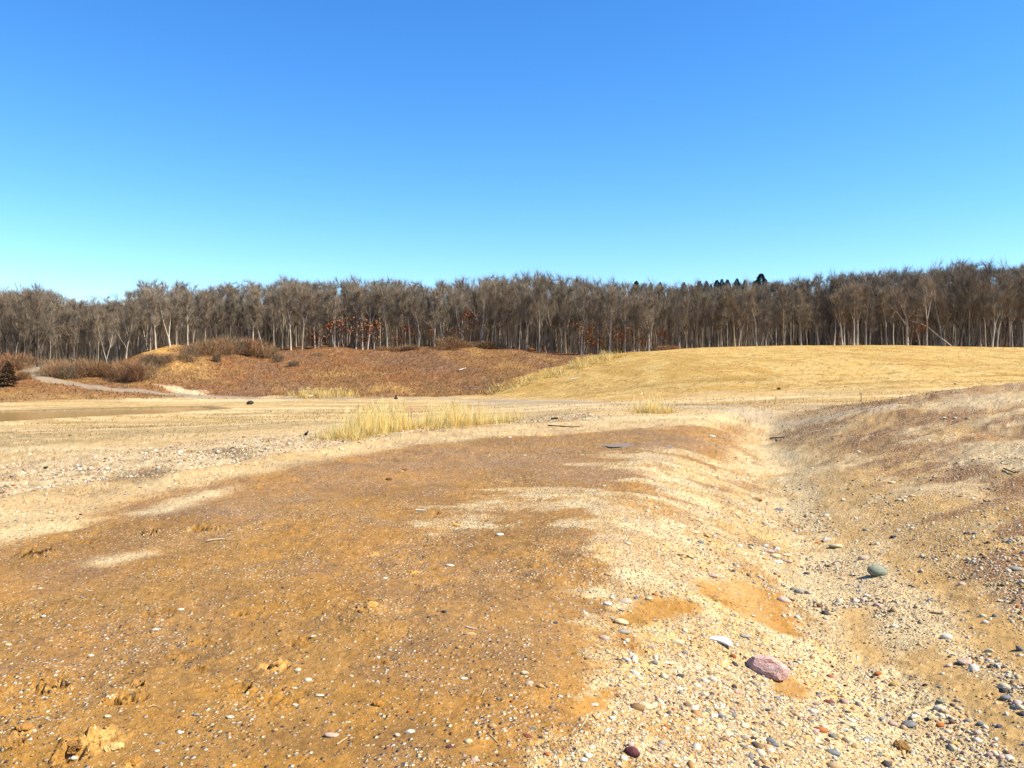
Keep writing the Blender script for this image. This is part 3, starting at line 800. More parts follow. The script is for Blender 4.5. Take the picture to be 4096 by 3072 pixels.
# ------------------------------------------------------------------ bare trees
def tube(V, Fq, pts, rad, sides):
    pts = np.asarray(pts, float); n = len(pts)
    d = np.gradient(pts, axis=0); d /= np.linalg.norm(d, axis=1, keepdims=True) + 1e-9
    ref = np.where(np.abs(d[:, 2:3]) > 0.9, np.array([[1.0, 0, 0]]), np.array([[0, 0, 1.0]]))
    a = np.cross(d, ref); a /= np.linalg.norm(a, axis=1, keepdims=True) + 1e-9
    b = np.cross(d, a)
    base = len(V)
    for i in range(n):
        for k in range(sides):
            an = 2 * math.pi * k / sides
            V.append(pts[i] + rad[i] * (math.cos(an) * a[i] + math.sin(an) * b[i]))
    for i in range(n - 1):
        for k in range(sides):
            k2 = (k + 1) % sides
            Fq.append((base + i * sides + k, base + i * sides + k2, base + (i + 1) * sides + k2, base + (i + 1) * sides + k))

def unit(v):
    return v / (np.linalg.norm(v) + 1e-9)

def build_tree(seed, H=14.0, r0=0.19, limb_start=0.42, spread=0.75, n_limb=15, fork=None, lean=0.0, wob=0.25, twigs=2900, twig_w=0.022, crown_r=3.0, top=0.81, sides=6, snag=False):
    g = np.random.default_rng(seed)
    V, Fq, T = [], [], []
    segs = []                      # (point, direction, strength) where twigs may grow
    def branch(p, d, L, r, depth, curl=0.25):
        n = 4 if depth < 2 else 3
        pts = [p]; dd = unit(d)
        for i in range(n):
            dd = unit(dd + g.normal(0, curl * 0.5, 3) + np.array([0, 0, 0.10]))
            pts.append(pts[-1] + dd * L / n)
        rad = np.linspace(r, max(r * 0.22, 0.008), n + 1)
        tube(V, Fq, pts, rad, 4 if depth < 1 else 3)
        for i in range(1, n + 1):
            segs.append((pts[i], unit(pts[i] - pts[i - 1]), L / n, depth))
        return pts, rad
    def stem(p0, d0, L, r, s0, nl, ls):
        n = 9
        pts = [np.array(p0, float)]; dd = unit(np.array(d0, float))
        for i in range(n):
            dd = unit(dd + np.array([g.normal(0, wob * 0.16), g.normal(0, wob * 0.16), 0.05]))
            pts.append(pts[-1] + dd * L / n)
        pts = np.array(pts)
        rad = r * (1 - 0.86 * np.linspace(0, 1, n + 1) ** 0.9)
        if s0 == 0: rad[0] *= 1.35
        tube(V, Fq, pts, rad, sides)
        ph = g.uniform(0, 6.28)
        for k in range(nl):
            s = ls + (0.97 - ls) * (k + g.uniform(0, 0.8)) / nl
            i = min(int(s * n), n - 1); f = s * n - i
            p = pts[i] * (1 - f) + pts[i + 1] * f
            ph += 2.4 + g.normal(0, 0.5)
            el = g.uniform(0.7, 1.25) + 0.15 * s
            d = np.array([math.cos(ph) * math.cos(el), math.sin(ph) * math.cos(el), math.sin(el)])
            Lb = crown_r * (0.75 + 0.75 * (1 - s)) * g.uniform(0.7, 1.25) * spread / 0.75
            rb = max(rad[i] * g.uniform(0.30, 0.5), 0.016)
            bp, br = branch(p, d, Lb, rb, 0)
            for q in range(4):
                j = g.integers(1, len(bp))
                d2 = unit(unit(bp[j] - bp[j - 1]) + g.normal(0, 0.6, 3) + np.array([0, 0, 0.25]))
                b2, r2 = branch(bp[j], d2, Lb * g.uniform(0.35, 0.6), br[j] * 0.6, 1)
                for q2 in range(2):
                    j2 = g.integers(1, len(b2))
                    d3 = unit(unit(b2[j2] - b2[j2 - 1]) + g.normal(0, 0.7, 3) + np.array([0, 0, 0.2]))
                    branch(b2[j2], d3, Lb * g.uniform(0.2, 0.35), r2[j2] * 0.6, 2)
        return pts, rad
    d0 = np.array([math.sin(lean), 0, math.cos(lean)])
    if fork is None:
        stem((0, 0, -0.25), d0, H * top, r0, 0, 0 if snag else n_limb, limb_start)
    else:
        n = 5
        pts = [np.array([0, 0, -0.25])]
        dd = d0.copy()
        for i in range(n):
            dd = unit(dd + np.array([g.normal(0, 0.05), g.normal(0, 0.05), 0]))
            pts.append(pts[-1] + dd * fork * H / n)
        tube(V, Fq, pts, np.array([1.35, 1.05, 1.0, 0.95, 0.93, 0.92]) * r0, sides)
        for sg in (-1, 1):
            a = g.uniform(0.16, 0.34) * sg
            stem(pts[-1], dd + np.array([a, g.normal(0, 0.15), 0]), H * (top - fork) * g.uniform(0.9, 1.02), r0 * 0.68, 1, max(4, n_limb // 2 + 1), max(0.12, (limb_start - fork) / (1 - fork)))
    V = np.array(V); Fq = np.array(Fq)
    # fine twigs: slivers along the branches' outer parts
    if twigs and segs:
        w = np.array([0.6 if s[3] == 0 else 1.4 if s[3] == 1 else 1.6 for s in segs]); w /= w.sum()
        idx = g.choice(len(segs), twigs, p=w)
        P = np.array([segs[i][0] for i in idx]); D = np.array([segs[i][1] for i in idx]); Ls = np.array([segs[i][2] for i in idx])
        P = P - D * Ls[:, None] * g.uniform(0, 1, (twigs, 1))
        Dn = D + g.normal(0, 0.6, (twigs, 3)) + np.array([0, 0, 0.85])
        Dn /= np.linalg.norm(Dn, axis=1, keepdims=True)
        Lt = g.uniform(0.6, 2.0, (twigs, 1)) * H / 14
        W = np.cross(Dn, g.normal(0, 1, (twigs, 3))); W /= np.linalg.norm(W, axis=1, keepdims=True) + 1e-9
        wd = twig_w * g.uniform(0.6, 1.4, (twigs, 1))
        TV = np.stack([P - W * wd / 2, P + W * wd / 2, P + Dn * Lt], 1).reshape(-1, 3)
        TF = np.arange(twigs * 3).reshape(-1, 3)
    else:
        TV, TF = None, None
    return V, Fq, TV, TF

def bark_material(name, twig=False):
    m, nt, b = new_mat(name)
    L = nt.links.new
    oi = N(nt, "ShaderNodeObjectInfo"); geo = N(nt, "ShaderNodeNewGeometry")
    n = N(nt, "ShaderNodeTexNoise"); n.inputs['Scale'].default_value = 2.6; n.inputs['Detail'].default_value = 4; n.inputs['Roughness'].default_value = 0.7
    mp = N(nt, "ShaderNodeMapping"); mp.inputs['Scale'].default_value = (1, 1, 0.35)
    L(geo.outputs['Position'], mp.inputs[0]); L(mp.outputs[0], n.inputs['Vector'])
    r = N(nt, "ShaderNodeMapRange"); L(n.outputs[0], r.inputs[0]); r.inputs[1].default_value = 0.3; r.inputs[2].default_value = 0.7
    r.inputs[3].default_value = 0.55; r.inputs[4].default_value = 1.25
    mul = N(nt, "ShaderNodeMix", data_type='RGBA', blend_type='MULTIPLY'); mul.inputs['Factor'].default_value = 1
    L(oi.outputs['Color'], mul.inputs[6]); L(r.outputs[0], mul.inputs[7])
    out = mul.outputs[2]
    if twig:   # twigs of one tree differ a little in tone
        n2 = N(nt, "ShaderNodeTexNoise"); n2.inputs['Scale'].default_value = 0.8; L(geo.outputs['Position'], n2.inputs['Vector'])
        cr = N(nt, "ShaderNodeValToRGB"); cr.color_ramp.elements[0].position = 0.35; cr.color_ramp.elements[0].color = (0.88, 0.90, 0.96, 1)
        cr.color_ramp.elements[1].position = 0.65; cr.color_ramp.elements[1].color = (1.10, 1.02, 0.92, 1)
        L(n2.outputs[0], cr.inputs[0])
        m2 = N(nt, "ShaderNodeMix", data_type='RGBA', blend_type='MULTIPLY'); m2.inputs['Factor'].default_value = 1
        L(out, m2.inputs[6]); L(cr.outputs[0], m2.inputs[7]); out = m2.outputs[2]
    L(out, b.inputs['Base Color'])
    b.inputs['Roughness'].default_value = 0.9; b.inputs['Specular IOR Level'].default_value = 0.1
    return m
M_BARK = bark_material("bark"); M_TWIG = bark_material("twigs", True)

KINDS = {  # name -> parameters of the tree's habit
 'straight': dict(H=14, r0=0.17, limb_start=0.34, n_limb=16, crown_r=1.63, wob=0.22, spread=0.7),
 'straight2': dict(H=14, r0=0.16, limb_start=0.36, n_limb=16, crown_r=1.48, wob=0.35, spread=0.65),
 'slim': dict(H=14, r0=0.11, limb_start=0.28, n_limb=14, crown_r=1.26, wob=0.3, spread=0.6),
 'slim2': dict(H=14, r0=0.12, limb_start=0.30, n_limb=14, crown_r=1.33, wob=0.45, spread=0.7),
 'fork': dict(H=14, r0=0.18, limb_start=0.42, n_limb=12, crown_r=1.70, fork=0.34, wob=0.3),
 'lowfork': dict(H=14, r0=0.17, limb_start=0.37, n_limb=12, crown_r=1.55, fork=0.16, wob=0.25),
 'broad': dict(H=13, r0=0.26, limb_start=0.20, n_limb=18, crown_r=3.11, wob=0.4, spread=0.85, twigs=4400),
 'oak': dict(H=13, r0=0.24, limb_start=0.22, n_limb=17, crown_r=2.66, wob=0.5, spread=0.85, twigs=4000),
 'crooked': dict(H=13, r0=0.21, limb_start=0.30, n_limb=14, crown_r=2.07, wob=1.0, fork=0.30),
 'thick': dict(H=14.5, r0=0.24, limb_start=0.40, n_limb=15, crown_r=2.07, wob=0.25),
 'young': dict(H=9, r0=0.075, limb_start=0.32, n_limb=10, crown_r=1.04, wob=0.3, twigs=1200),
 'snag': dict(H=9, r0=0.2, snag=True, twigs=0, wob=0.35, top=0.9),
}
PROTO = {}
for i, (k, p) in enumerate(KINDS.items()):
    V, Fq, TV, TF = build_tree(300 + i * 7, **p)
    tm = make_mesh("trunk_" + k, V, Fq, M_BARK, True)
    cm = make_mesh("crown_" + k, TV, TF, M_TWIG, False) if TV is not None else None
    PROTO[k] = (tm, cm, p['H'], p.get('r0'))
    PROTO[k + "_raw"] = (V, Fq, TV, TF)

BARKS = {'pale': (0.46, 0.39, 0.295), 'mid': (0.31, 0.25, 0.18), 'grey': (0.28, 0.235, 0.18), 'dark': (0.085, 0.065, 0.048), 'yellow': (0.34, 0.27, 0.14)}
TWIGS = [(0.235, 0.188, 0.128), (0.218, 0.178, 0.127), (0.25, 0.20, 0.135), (0.225, 0.175, 0.121), (0.235, 0.196, 0.14)]

SKY_U = [-60, 0, 50, 62, 75, 105, 128, 136, 142, 160, 182, 190, 215, 248, 262, 285, 300, 325, 350, 366, 385, 405, 430, 450, 470, 500, 540, 556, 575, 610, 640, 680, 720, 745, 780, 800, 830, 870, 900, 930, 945, 975, 1000, 1024, 1100]
SKY_V = [296, 292, 291, 297, 304, 300, 298, 295, 283, 281, 284, 289, 287, 283, 290, 279, 283, 284, 280, 287, 281, 281, 288, 281, 281, 277, 275, 277, 281, 284, 286, 287, 285, 284, 282, 279, 276, 274, 270, 272, 268, 264, 268, 267, 262]
def skyline(u):
    return float(np.interp(u, SKY_U, SKY_V)) - 3.5

def far_pos(u, dep):
    x = (u - 512) / 852.0 * dep
    return x, dep, float(height(np.array([x]), np.array([dep]), False)[0])

def place_tree(kind, pos, top_v, label, group, bark, width=None, lean=0.0, wide=1.0, parts=True):
    tm, cm, H, r0 = PROTO[kind]
    x, y, z = pos
    top_z = CAM_Z - (top_v - 370) / 852.0 * y
    hgt = max(top_z - z, 3.0)
    sz = hgt / H
    sx = (width / 852.0 * y / (2 * r0)) if width else sz
    sx = min(max(sx * 0.85, 0.5 * sz), 1.35 * sz) * wide
    root = bpy.data.objects.new("bare_tree", None)
    root.empty_display_size = 0.3
    COL.objects.link(root)
    root.location = (x, y, z - 0.05)
    root.scale = (sx, sx, sz)
    root.rotation_euler = (random.uniform(-0.02, 0.02), lean, random.uniform(0, 6.28) if abs(lean) < 0.01 else 0.0)
    root["label"] = label; root["category"] = "tree"; root["group"] = group
    j = random.uniform(0.85, 1.12)
    c = BARKS[bark]
    t = link("trunk", tm, parent=root); t.color = (c[0] * j, c[1] * j, c[2] * j, 1)
    if cm:
        k = link("crown", cm, parent=root)
        tw = TWIGS[random.randrange(len(TWIGS))]; j = random.uniform(0.85, 1.2)
        f = 1.25 if bark == 'pale' else 0.8 if bark == 'dark' else 1.0
        k.color = (tw[0] * j * f, tw[1] * j * f, tw[2] * j * f, 1)
    return root

HERO = [  # u, base v, top v (0: skyline), trunk px, kind, lean, bark, label
 (38, 364, 292, 3.4, 'broad', 0, 'dark', "big dark spreading tree at the head of the grey track"),
 (9, 364, 293, 2.2, 'oak', 0, 'dark', "dark bushy-crowned tree at the wood's left end, above the cone-shaped juniper"),
 (107, 362, 306, 1.8, 'lowfork', -.05, 'pale', "pale low-forked tree standing by itself between the track and the bare dirt mound"),
 (156, 342, 283, 2.0, 'straight', 0, 'pale', "tall pale trunk rising from behind the left end of the bare dirt crest"),
 (170, 341, 284, 2.6, 'lowfork', 0, 'pale', "pale twin-stemmed tree right on top of the bare dirt crest"),
 (178, 342, 290, 1.2, 'slim', 0, 'mid', "thin stem just right of the twin-stemmed tree on the dirt crest"),
 (188, 341, 286, 1.8, 'straight2', 0, 'pale', "pale straight trunk at the right end of the bare dirt crest"),
 (205, 345, 290, 1.5, 'slim', 0, 'mid', "slim brownish trunk behind the first thicket right of the dirt crest"),
 (253, 345, 283, 2.2, 'straight', 0, 'pale', "tall pale trunk behind the thicket, its top standing out of the skyline"),
 (263, 346, 290, 1.6, 'slim2', -.05, 'pale', "slim pale trunk leaning left above the right end of the thicket"),
 (273.6, 346, 288, 2.0, 'straight2', .02, 'mid', "trunk with a crooked top left of the Y-shaped tree, in thicket"),
 (291, 344, 280, 2.0, 'straight', 0, 'pale', "pale trunk where the rust slope's open crest begins"),
 (302, 344.5, 284, 2.4, 'fork', .03, 'mid', "Y-shaped tree on the hump at the rust slope's left crest"),
 (315, 346, 290, 2.0, 'slim', 0, 'pale', "pale trunk wrapped in orange oak leaves near the Y-shaped tree"),
 (318.5, 346, 286, 1.6, 'straight2', .06, 'mid', "trunk leaning right beside the first orange-leaved sapling"),
 (323, 346.5, 318, 1.0, 'young', 0, 'pale', "short pale sapling just right of the leaning trunk on the crest"),
 (329.6, 341, 286, 1.8, 'slim2', 0, 'mid', "brown trunk set back behind the crest, left of the large orange sapling"),
 (334.6, 347, 284, 1.8, 'straight', 0, 'pale', "tall dead-straight pale trunk in front of the large orange sapling"),
 (338.5, 348, 310, 1.0, 'young', -.08, 'pale', "short leaning sapling at the foot of the tall straight trunk"),
 (343.3, 349, 315, 1.2, 'young', 0, 'pale', "short whitish sapling right of the large orange oak sapling"),
 (356, 349, 284, 2.0, 'straight2', .07, 'pale', "pale trunk leaning right at the dip of the rust slope's crest"),
 (362.5, 349, 283, 2.0, 'straight', .02, 'pale', "pale upright trunk between two right-leaning trunks in the dip"),
 (367.5, 349, 282, 2.2, 'fork', .08, 'pale', "right-leaning forked pale trunk at the dip's right side"),
 (374, 348, 312, 1.1, 'young', -.02, 'pale', "short thin sapling in the orange leaves right of the dip"),
 (380, 346, 287, 1.8, 'straight2', .03, 'mid', "brownish trunk just left of the wide crooked tree"),
 (387, 345, 281, 2.4, 'crooked', 0, 'mid', "wide crooked tree with several stems on the crest's middle"),
 (397, 344.5, 285, 1.6, 'straight', 0, 'mid', "straight thin trunk standing over the shrubs of the middle crest"),
 (410, 343.5, 284, 2.0, 'straight2', -.03, 'mid', "mid-brown trunk leaning left, orange leaves behind its foot"),
 (418.5, 344, 290, 2.4, 'crooked', .06, 'grey', "V-shaped tree bent at its base, pale arm reaching right"),
 (434.5, 346, 284, 1.5, 'slim', 0, 'pale', "thin pale trunk right of the V-shaped tree, above fallen wood"),
 (442, 342, 283, 2.2, 'straight2', -.06, 'pale', "strong pale trunk leaning left at the crest, left of the spreading oak"),
 (462.5, 342, 280, 2.4, 'lowfork', 0, 'pale', "pale double trunk close left of the spreading pale oak"),
 (474, 344, 283, 1.2, 'slim', 0, 'mid', "thin stem between the double trunk and the spreading oak"),
 (480.5, 344.5, 290, 2.8, 'broad', 0, 'pale', "big spreading pale oak with low side branches, mid crest"),
 (487, 343, 279, 1.3, 'slim2', 0, 'mid', "slim tall stem just behind the spreading pale oak"),
 (495.6, 344, 276, 1.6, 'straight', 0, 'pale', "very tall slim pale trunk right of the spreading oak"),
 (500, 343, 278, 1.2, 'slim', 0, 'mid', "thin stem paired with the very tall slim trunk"),
 (506.5, 346, 277, 1.5, 'slim2', 0, 'mid', "brown slim trunk over the brushwood at the wood's center"),
 (511, 351, 318, 1.0, 'young', 0, 'pale', "short pale sapling at the edge where the crest bends back"),
 (519.2, 352, 277, 1.8, 'straight', 0, 'pale', "tall pale pole-like trunk at the center of the wood's edge"),
 (525.7, 352.5, 290, 2.2, 'fork', .02, 'mid', "forked brown tree just right of the pole-like pale trunk"),
 (539, 353, 278, 2.6, 'oak', 0, 'mid', "large oak with upswept branches at the center wood edge"),
 (546.2, 353.5, 320, 1.0, 'young', 0, 'pale', "short white-stemmed sapling right of the upswept oak"),
 (561, 352, 282, 1.8, 'straight2', 0, 'mid', "brown trunk rising out of the leaf litter before the thick snag"),
 (581, 353, 318, 3.0, 'snag', -.04, 'pale', "thick pale broken-topped trunk above the reeds' left end"),
 (583.5, 352, 284, 1.6, 'fork', .02, 'mid', "forked tree close behind the thick broken-topped trunk"),
 (597.6, 354, 290, 1.6, 'straight2', .03, 'mid', "trunk hung with orange leaves above the tall reeds"),
 (609.6, 354.5, 284, 2.8, 'thick', 0, 'pale', "thickest tall pale trunk, rising right of the reeds on the tan hill"),
 (625, 353.5, 284, 2.0, 'straight', .01, 'pale', "pale trunk through the second orange sapling right of the reeds"),
 (634, 352.5, 290, 1.8, 'straight2', 0, 'pale', "pale trunk between the two orange saplings over the tan hill's left crest"),
 (638.6, 352, 290, 1.8, 'slim2', 0, 'grey', "grey trunk with a short broken top near the orange sapling"),
 (645.6, 352, 315, 1.1, 'young', 0, 'pale', "short pale sapling under the right orange oak sapling"),
 (648.8, 351, 290, 2.6, 'crooked', .03, 'pale', "pale bent trunk just right of the right orange sapling"),
 (661, 351, 316, 1.4, 'snag', 0, 'grey', "short dead snag among brown leaves behind the tan crest"),
 (679.5, 350, 288, 2.0, 'oak', -.02, 'grey', "grey oak behind the rising part of the tan hill's crest"),
 (694, 348.5, 288, 2.6, 'broad', 0, 'dark', "dark spreading tree behind the tan hill's rising crest"),
 (709, 347.5, 290, 1.6, 'straight2', -.02, 'grey', "grey stem left of the pair of leaning trunks on the tan crest"),
 (718, 347.3, 286, 1.5, 'slim', 0, 'mid', "upright stem of the pair standing at the tan hill's shoulder"),
 (722, 347.3, 290, 1.5, 'slim2', .07, 'mid', "right-leaning stem of the pair at the tan hill's shoulder"),
 (734.5, 347, 280, 2.4, 'straight', 0, 'yellow', "tall yellowish pale trunk under the big dark spruce's left"),
 (738.5, 347, 305, 2.2, 'fork', .08, 'mid', "leaning forked tree right beside the tall yellowish trunk"),
 (756.3, 346.5, 284, 2.3, 'straight2', -.03, 'pale', "winding pale trunk right below the biggest dark spruce"),
 (761, 346.3, 318, 1.6, 'young', 0, 'pale', "short pale stem right of the winding trunk below the spruce"),
 (765.6, 346.3, 312, 1.5, 'lowfork', 0, 'pale', "small pale V-stemmed tree right of the winding trunk"),
 (776, 346, 300, 1.4, 'slim', 0, 'pale', "thin pale stem between the V-stemmed tree and the yellow-barked trunk"),
 (783.5, 346, 285, 2.8, 'thick', .01, 'yellow', "thick yellow-barked trunk with a flared base on the tan crest"),
 (800.7, 345.8, 287, 2.6, 'thick', 0, 'pale', "white-footed pale trunk on the left half of the tan hill's crest"),
 (807.3, 345.8, 300, 1.4, 'slim2', .02, 'mid', "slender stem right of the white-footed trunk"),
 (817.6, 345.5, 305, 1.8, 'crooked', -.02, 'grey', "crooked grey tree with low zigzag limbs on the tan crest"),
 (833.8, 345.3, 315, 2.4, 'snag', -.02, 'pale', "bright broken stub trunk left of the left-leaning pale trunk"),
 (842, 345.3, 290, 2.3, 'straight', -.09, 'pale', "pale trunk leaning strongly left on the middle of the tan crest"),
 (844.2, 345.3, 284, 1.8, 'straight2', 0, 'pale', "upright pale trunk crossing the strongly leaning one"),
 (853.6, 345.2, 280, 2.4, 'straight', .01, 'pale', "left one of the two tall bright trunks on the tan crest"),
 (857, 345.2, 281, 2.3, 'fork', -.01, 'pale', "right one of the two tall bright trunks, branching high"),
 (865.3, 345, 282, 2.6, 'thick', 0, 'grey', "dull grey trunk right of the two tall bright trunks"),
 (869.5, 345, 300, 1.3, 'slim', .08, 'mid', "thin stem leaning right beside the dull grey trunk"),
 (886.4, 345, 285, 2.0, 'straight2', -.03, 'mid', "solitary brown trunk between the grey trunk and the bent tree"),
 (906.8, 345, 280, 3.0, 'crooked', .04, 'pale', "thick bent trunk with an S-curve on the right of the tan crest"),
 (919.4, 345.3, 292, 1.7, 'slim2', -.05, 'mid', "slim leaning stem just right of the thick bent trunk"),
 (926.2, 345.3, 272, 2.2, 'fork', -.02, 'pale', "tall forked pale tree left of the long fallen branch"),
 (944.6, 345.5, 290, 1.6, 'slim', 0, 'mid', "thin brown stem under the long arching dead branch"),
 (959.5, 346, 270, 3.2, 'oak', 0, 'dark', "dark thick ivy-covered tree at the tan hill's right end"),
 (980.4, 346.5, 290, 1.9, 'straight2', 0, 'mid', "brown trunk right of the dark ivy-covered tree"),
 (985, 346.6, 276, 2.2, 'straight', -.04, 'mid', "left-leaning trunk of the group near the right frame edge"),
 (991.5, 346.6, 285, 2.6, 'fork', .09, 'pale', "pale trunk leaning strongly right near the wood's right end"),
 (1012, 347, 275, 1.9, 'straight', 0, 'grey', "grey trunk farthest right before the frame's edge"),
]
HERO_POS = []
for (u, bv, tv, w_, kind, lean, bark, lab) in HERO:
    crest = float(np.interp(u, [-60, 0, 60, 115, 150, 175, 210, 260, 330, 480, 600, 1100], [126, 123, 125, 129, 133, 136.5, 143, 149, 152, 152, 148, 147.5]))
    p = far_pos(u, crest + (0.5 if bv > 343 else 2.5))
    if lab.startswith("pale low-forked"):
        p = far_pos(u, 127.0)
    HERO_POS.append((u, p[1]))
    place_tree(kind, p, (tv - 3 if tv < 305 else tv) or skyline(u), lab, "trees along the front of the wood", bark, w_, lean)

# second ranks: individual trees that fill the wood behind the front row
ZONES = [(-40, 120, "behind the grey track"), (120, 200, "behind the bare dirt crest"), (200, 300, "behind the brown thickets"),
         (300, 400, "behind the rust slope's left crest"), (400, 510, "behind the rust slope's right crest"), (510, 600, "behind the dip between the slopes"),
         (600, 700, "behind the reeds"), (700, 790, "below the dark spruces"), (790, 880, "behind the middle tan crest"),
         (880, 960, "behind the arching dead branch"), (960, 1064, "behind the tan hill's right end")]
FILL = ['straight', 'straight2', 'slim', 'slim2', 'fork', 'lowfork', 'oak', 'crooked', 'slim', 'straight2']
LOOK = {'straight': "straight", 'straight2': "straight", 'slim': "slim", 'slim2': "slim", 'fork': "forked", 'lowfork': "low-forked", 'oak': "broad-crowned", 'crooked': "crooked"}
rr_ = random.Random(5)
n_fill = 212
FILL_LABELS = {}
def fill_label(look, tone, zone, u, back):
    rank = "close behind the front row" if back < 8 else "in the second rank" if back < 15 else "deep in the wood"
    lab = f"{look} {tone} bare tree {rank} {zone}"
    if lab in FILL_LABELS:
        for q in sorted(range(len(HERO)), key=lambda q: abs(HERO[q][0] - u))[:8]:
            w_ = HERO[q][7].split()
            if w_[3] in ('in', 'on', 'by', 'of', 'at', 'the', 'a', 'and', 'with'): continue
            lab2 = f"{look} {tone} bare tree {rank}, {'right' if u > HERO[q][0] else 'left'} of the {' '.join(w_[:4]).lower().removeprefix('the ')}".replace(",,", ",").rstrip(",")
            if lab2 not in FILL_LABELS:
                lab = lab2; break
    FILL_LABELS[lab] = 1
    return lab
for i in range(n_fill):
    u = -30 + (1024 + 60) * (i + rr_.random()) / n_fill
    crest = float(np.interp(u, [-60, 0, 60, 115, 150, 175, 210, 260, 330, 480, 600, 1100], [126, 123, 125, 129, 133, 136.5, 143, 149, 152, 152, 148, 147.5]))
    dep = crest + 3 + (i * 7 % 5) * 4.2 + rr_.random() * 4
    kind = rr_.choice(FILL)
    bark = rr_.choice(['mid', 'grey', 'grey', 'mid', 'pale', 'dark'])
    zone = [z for z in ZONES if z[0] <= u < z[1]][0][2]
    tone = {'mid': "brown", 'grey': "grey-brown", 'dark': "dark", 'pale': "pale"}[bark]
    p = far_pos(u, dep)
    place_tree(kind, p, skyline(u) + rr_.random() * 11 - 1.0, fill_label(LOOK[kind], tone, zone, u, dep - crest), f"bare trees {zone}", bark, None, 0.0)

# the depth of the wood: past the trees one can single out, one mass
def forest_mass():
    g = np.random.default_rng(77)
    raws = []
    for k in range(4):
        V, Fq, TV, TF = build_tree(900 + k, H=14, r0=0.13, limb_start=0.22, n_limb=6, crown_r=2.6, twigs=860, twig_w=0.050, top=0.90, sides=3, wob=0.3)
        # keep the stem only (first tube) from the trunk mesh
        raws.append((V[:30], Fq[:27], TV))
    AV, AF, AC, off = [], [], [], 0
    for i in range(780):
        u = g.uniform(-130, 1160)
        crest = float(np.interp(u, [-60, 0, 60, 115, 150, 175, 210, 260, 330, 480, 600, 1100], [126, 123, 125, 129, 133, 136.5, 143, 149, 152, 152, 148, 147.5]))
        dep = crest + 9 + 58 * g.random() ** 1.15
        x, y, z = far_pos(u, dep)
        top = CAM_Z - (skyline(u) + g.random() * 8 + 2 - 370) / 852 * y
        V, Fq, TV = raws[i % 4]
        s = max(top - z, 5) / 14
        a = g.uniform(0, 6.28); ca, sa = math.cos(a), math.sin(a)
        R = np.array([[ca, -sa, 0], [sa, ca, 0], [0, 0, 1]])
        sc = np.array([s * 1.15, s * 1.15, s])
        v1 = (V @ R.T) * sc + np.array([x, y, z])
        v2 = (TV @ R.T) * sc + np.array([x, y, z])
        f1 = np.array(Fq)
        tri = np.concatenate([f1[:, [0, 1, 2]], f1[:, [0, 2, 3]]])
        f2 = np.arange(len(v2)).reshape(-1, 3) + len(v1)
        AV += [v1, v2]; AF += [tri + off, f2 + off]
        off += len(v1) + len(v2)
        # undergrowth: thin upright stems at the tree's foot
        m = 46
        bx = x + g.normal(0, 2.2, m); by = y + g.normal(0, 2.2, m)
        bz = np.full(m, z)
        hh = np.where(g.random(m) < .35, g.uniform(6, 11.5, m), g.uniform(1.2, 6.0, m)); w = g.uniform(0.03, 0.07, m)
        P = np.stack([bx, by, bz - 0.1], 1); D = np.stack([g.normal(0, 0.12, m), g.normal(0, 0.12, m), np.ones(m)], 1)
        v3 = np.stack([P - [[1, 0, 0]] * w[:, None], P + [[1, 0, 0]] * w[:, None], P + D * hh[:, None]], 1).reshape(-1, 3)
        AV.append(v3); AF.append(np.arange(len(v3)).reshape(-1, 3) + off); off += len(v3)
    o = link("forest", make_mesh("forest", np.concatenate(AV), np.concatenate(AF), M_TWIG, False), kind='stuff', label="dense mass of bare grey-brown trees filling the depth of the wood")
    o.color = (0.228, 0.183, 0.126, 1)
forest_mass()

# ------------------------------------------------------------------ spruces on the skyline
def leaf_material(name, rough=0.8):
    m, nt, b = new_mat(name)
    oi = N(nt, "ShaderNodeObjectInfo"); geo = N(nt, "ShaderNodeNewGeometry")
    n = N(nt, "ShaderNodeTexNoise"); n.inputs['Scale'].default_value = 1.9; n.inputs['Detail'].default_value = 3
    nt.links.new(geo.outputs['Position'], n.inputs['Vector'])
    r = N(nt, "ShaderNodeMapRange"); nt.links.new(n.outputs[0], r.inputs[0]); r.inputs[1].default_value = 0.3; r.inputs[2].default_value = 0.7; r.inputs[3].default_value = 0.6; r.inputs[4].default_value = 1.35
    mul = N(nt, "ShaderNodeMix", data_type='RGBA', blend_type='MULTIPLY'); mul.inputs['Factor'].default_value = 1
    nt.links.new(oi.outputs['Color'], mul.inputs[6]); nt.links.new(r.outputs[0], mul.inputs[7]); nt.links.new(mul.outputs[2], b.inputs['Base Color'])
    b.inputs['Roughness'].default_value = rough; b.inputs['Specular IOR Level'].default_value = 0.15
    return m
M_LEAF = leaf_material("leaves")

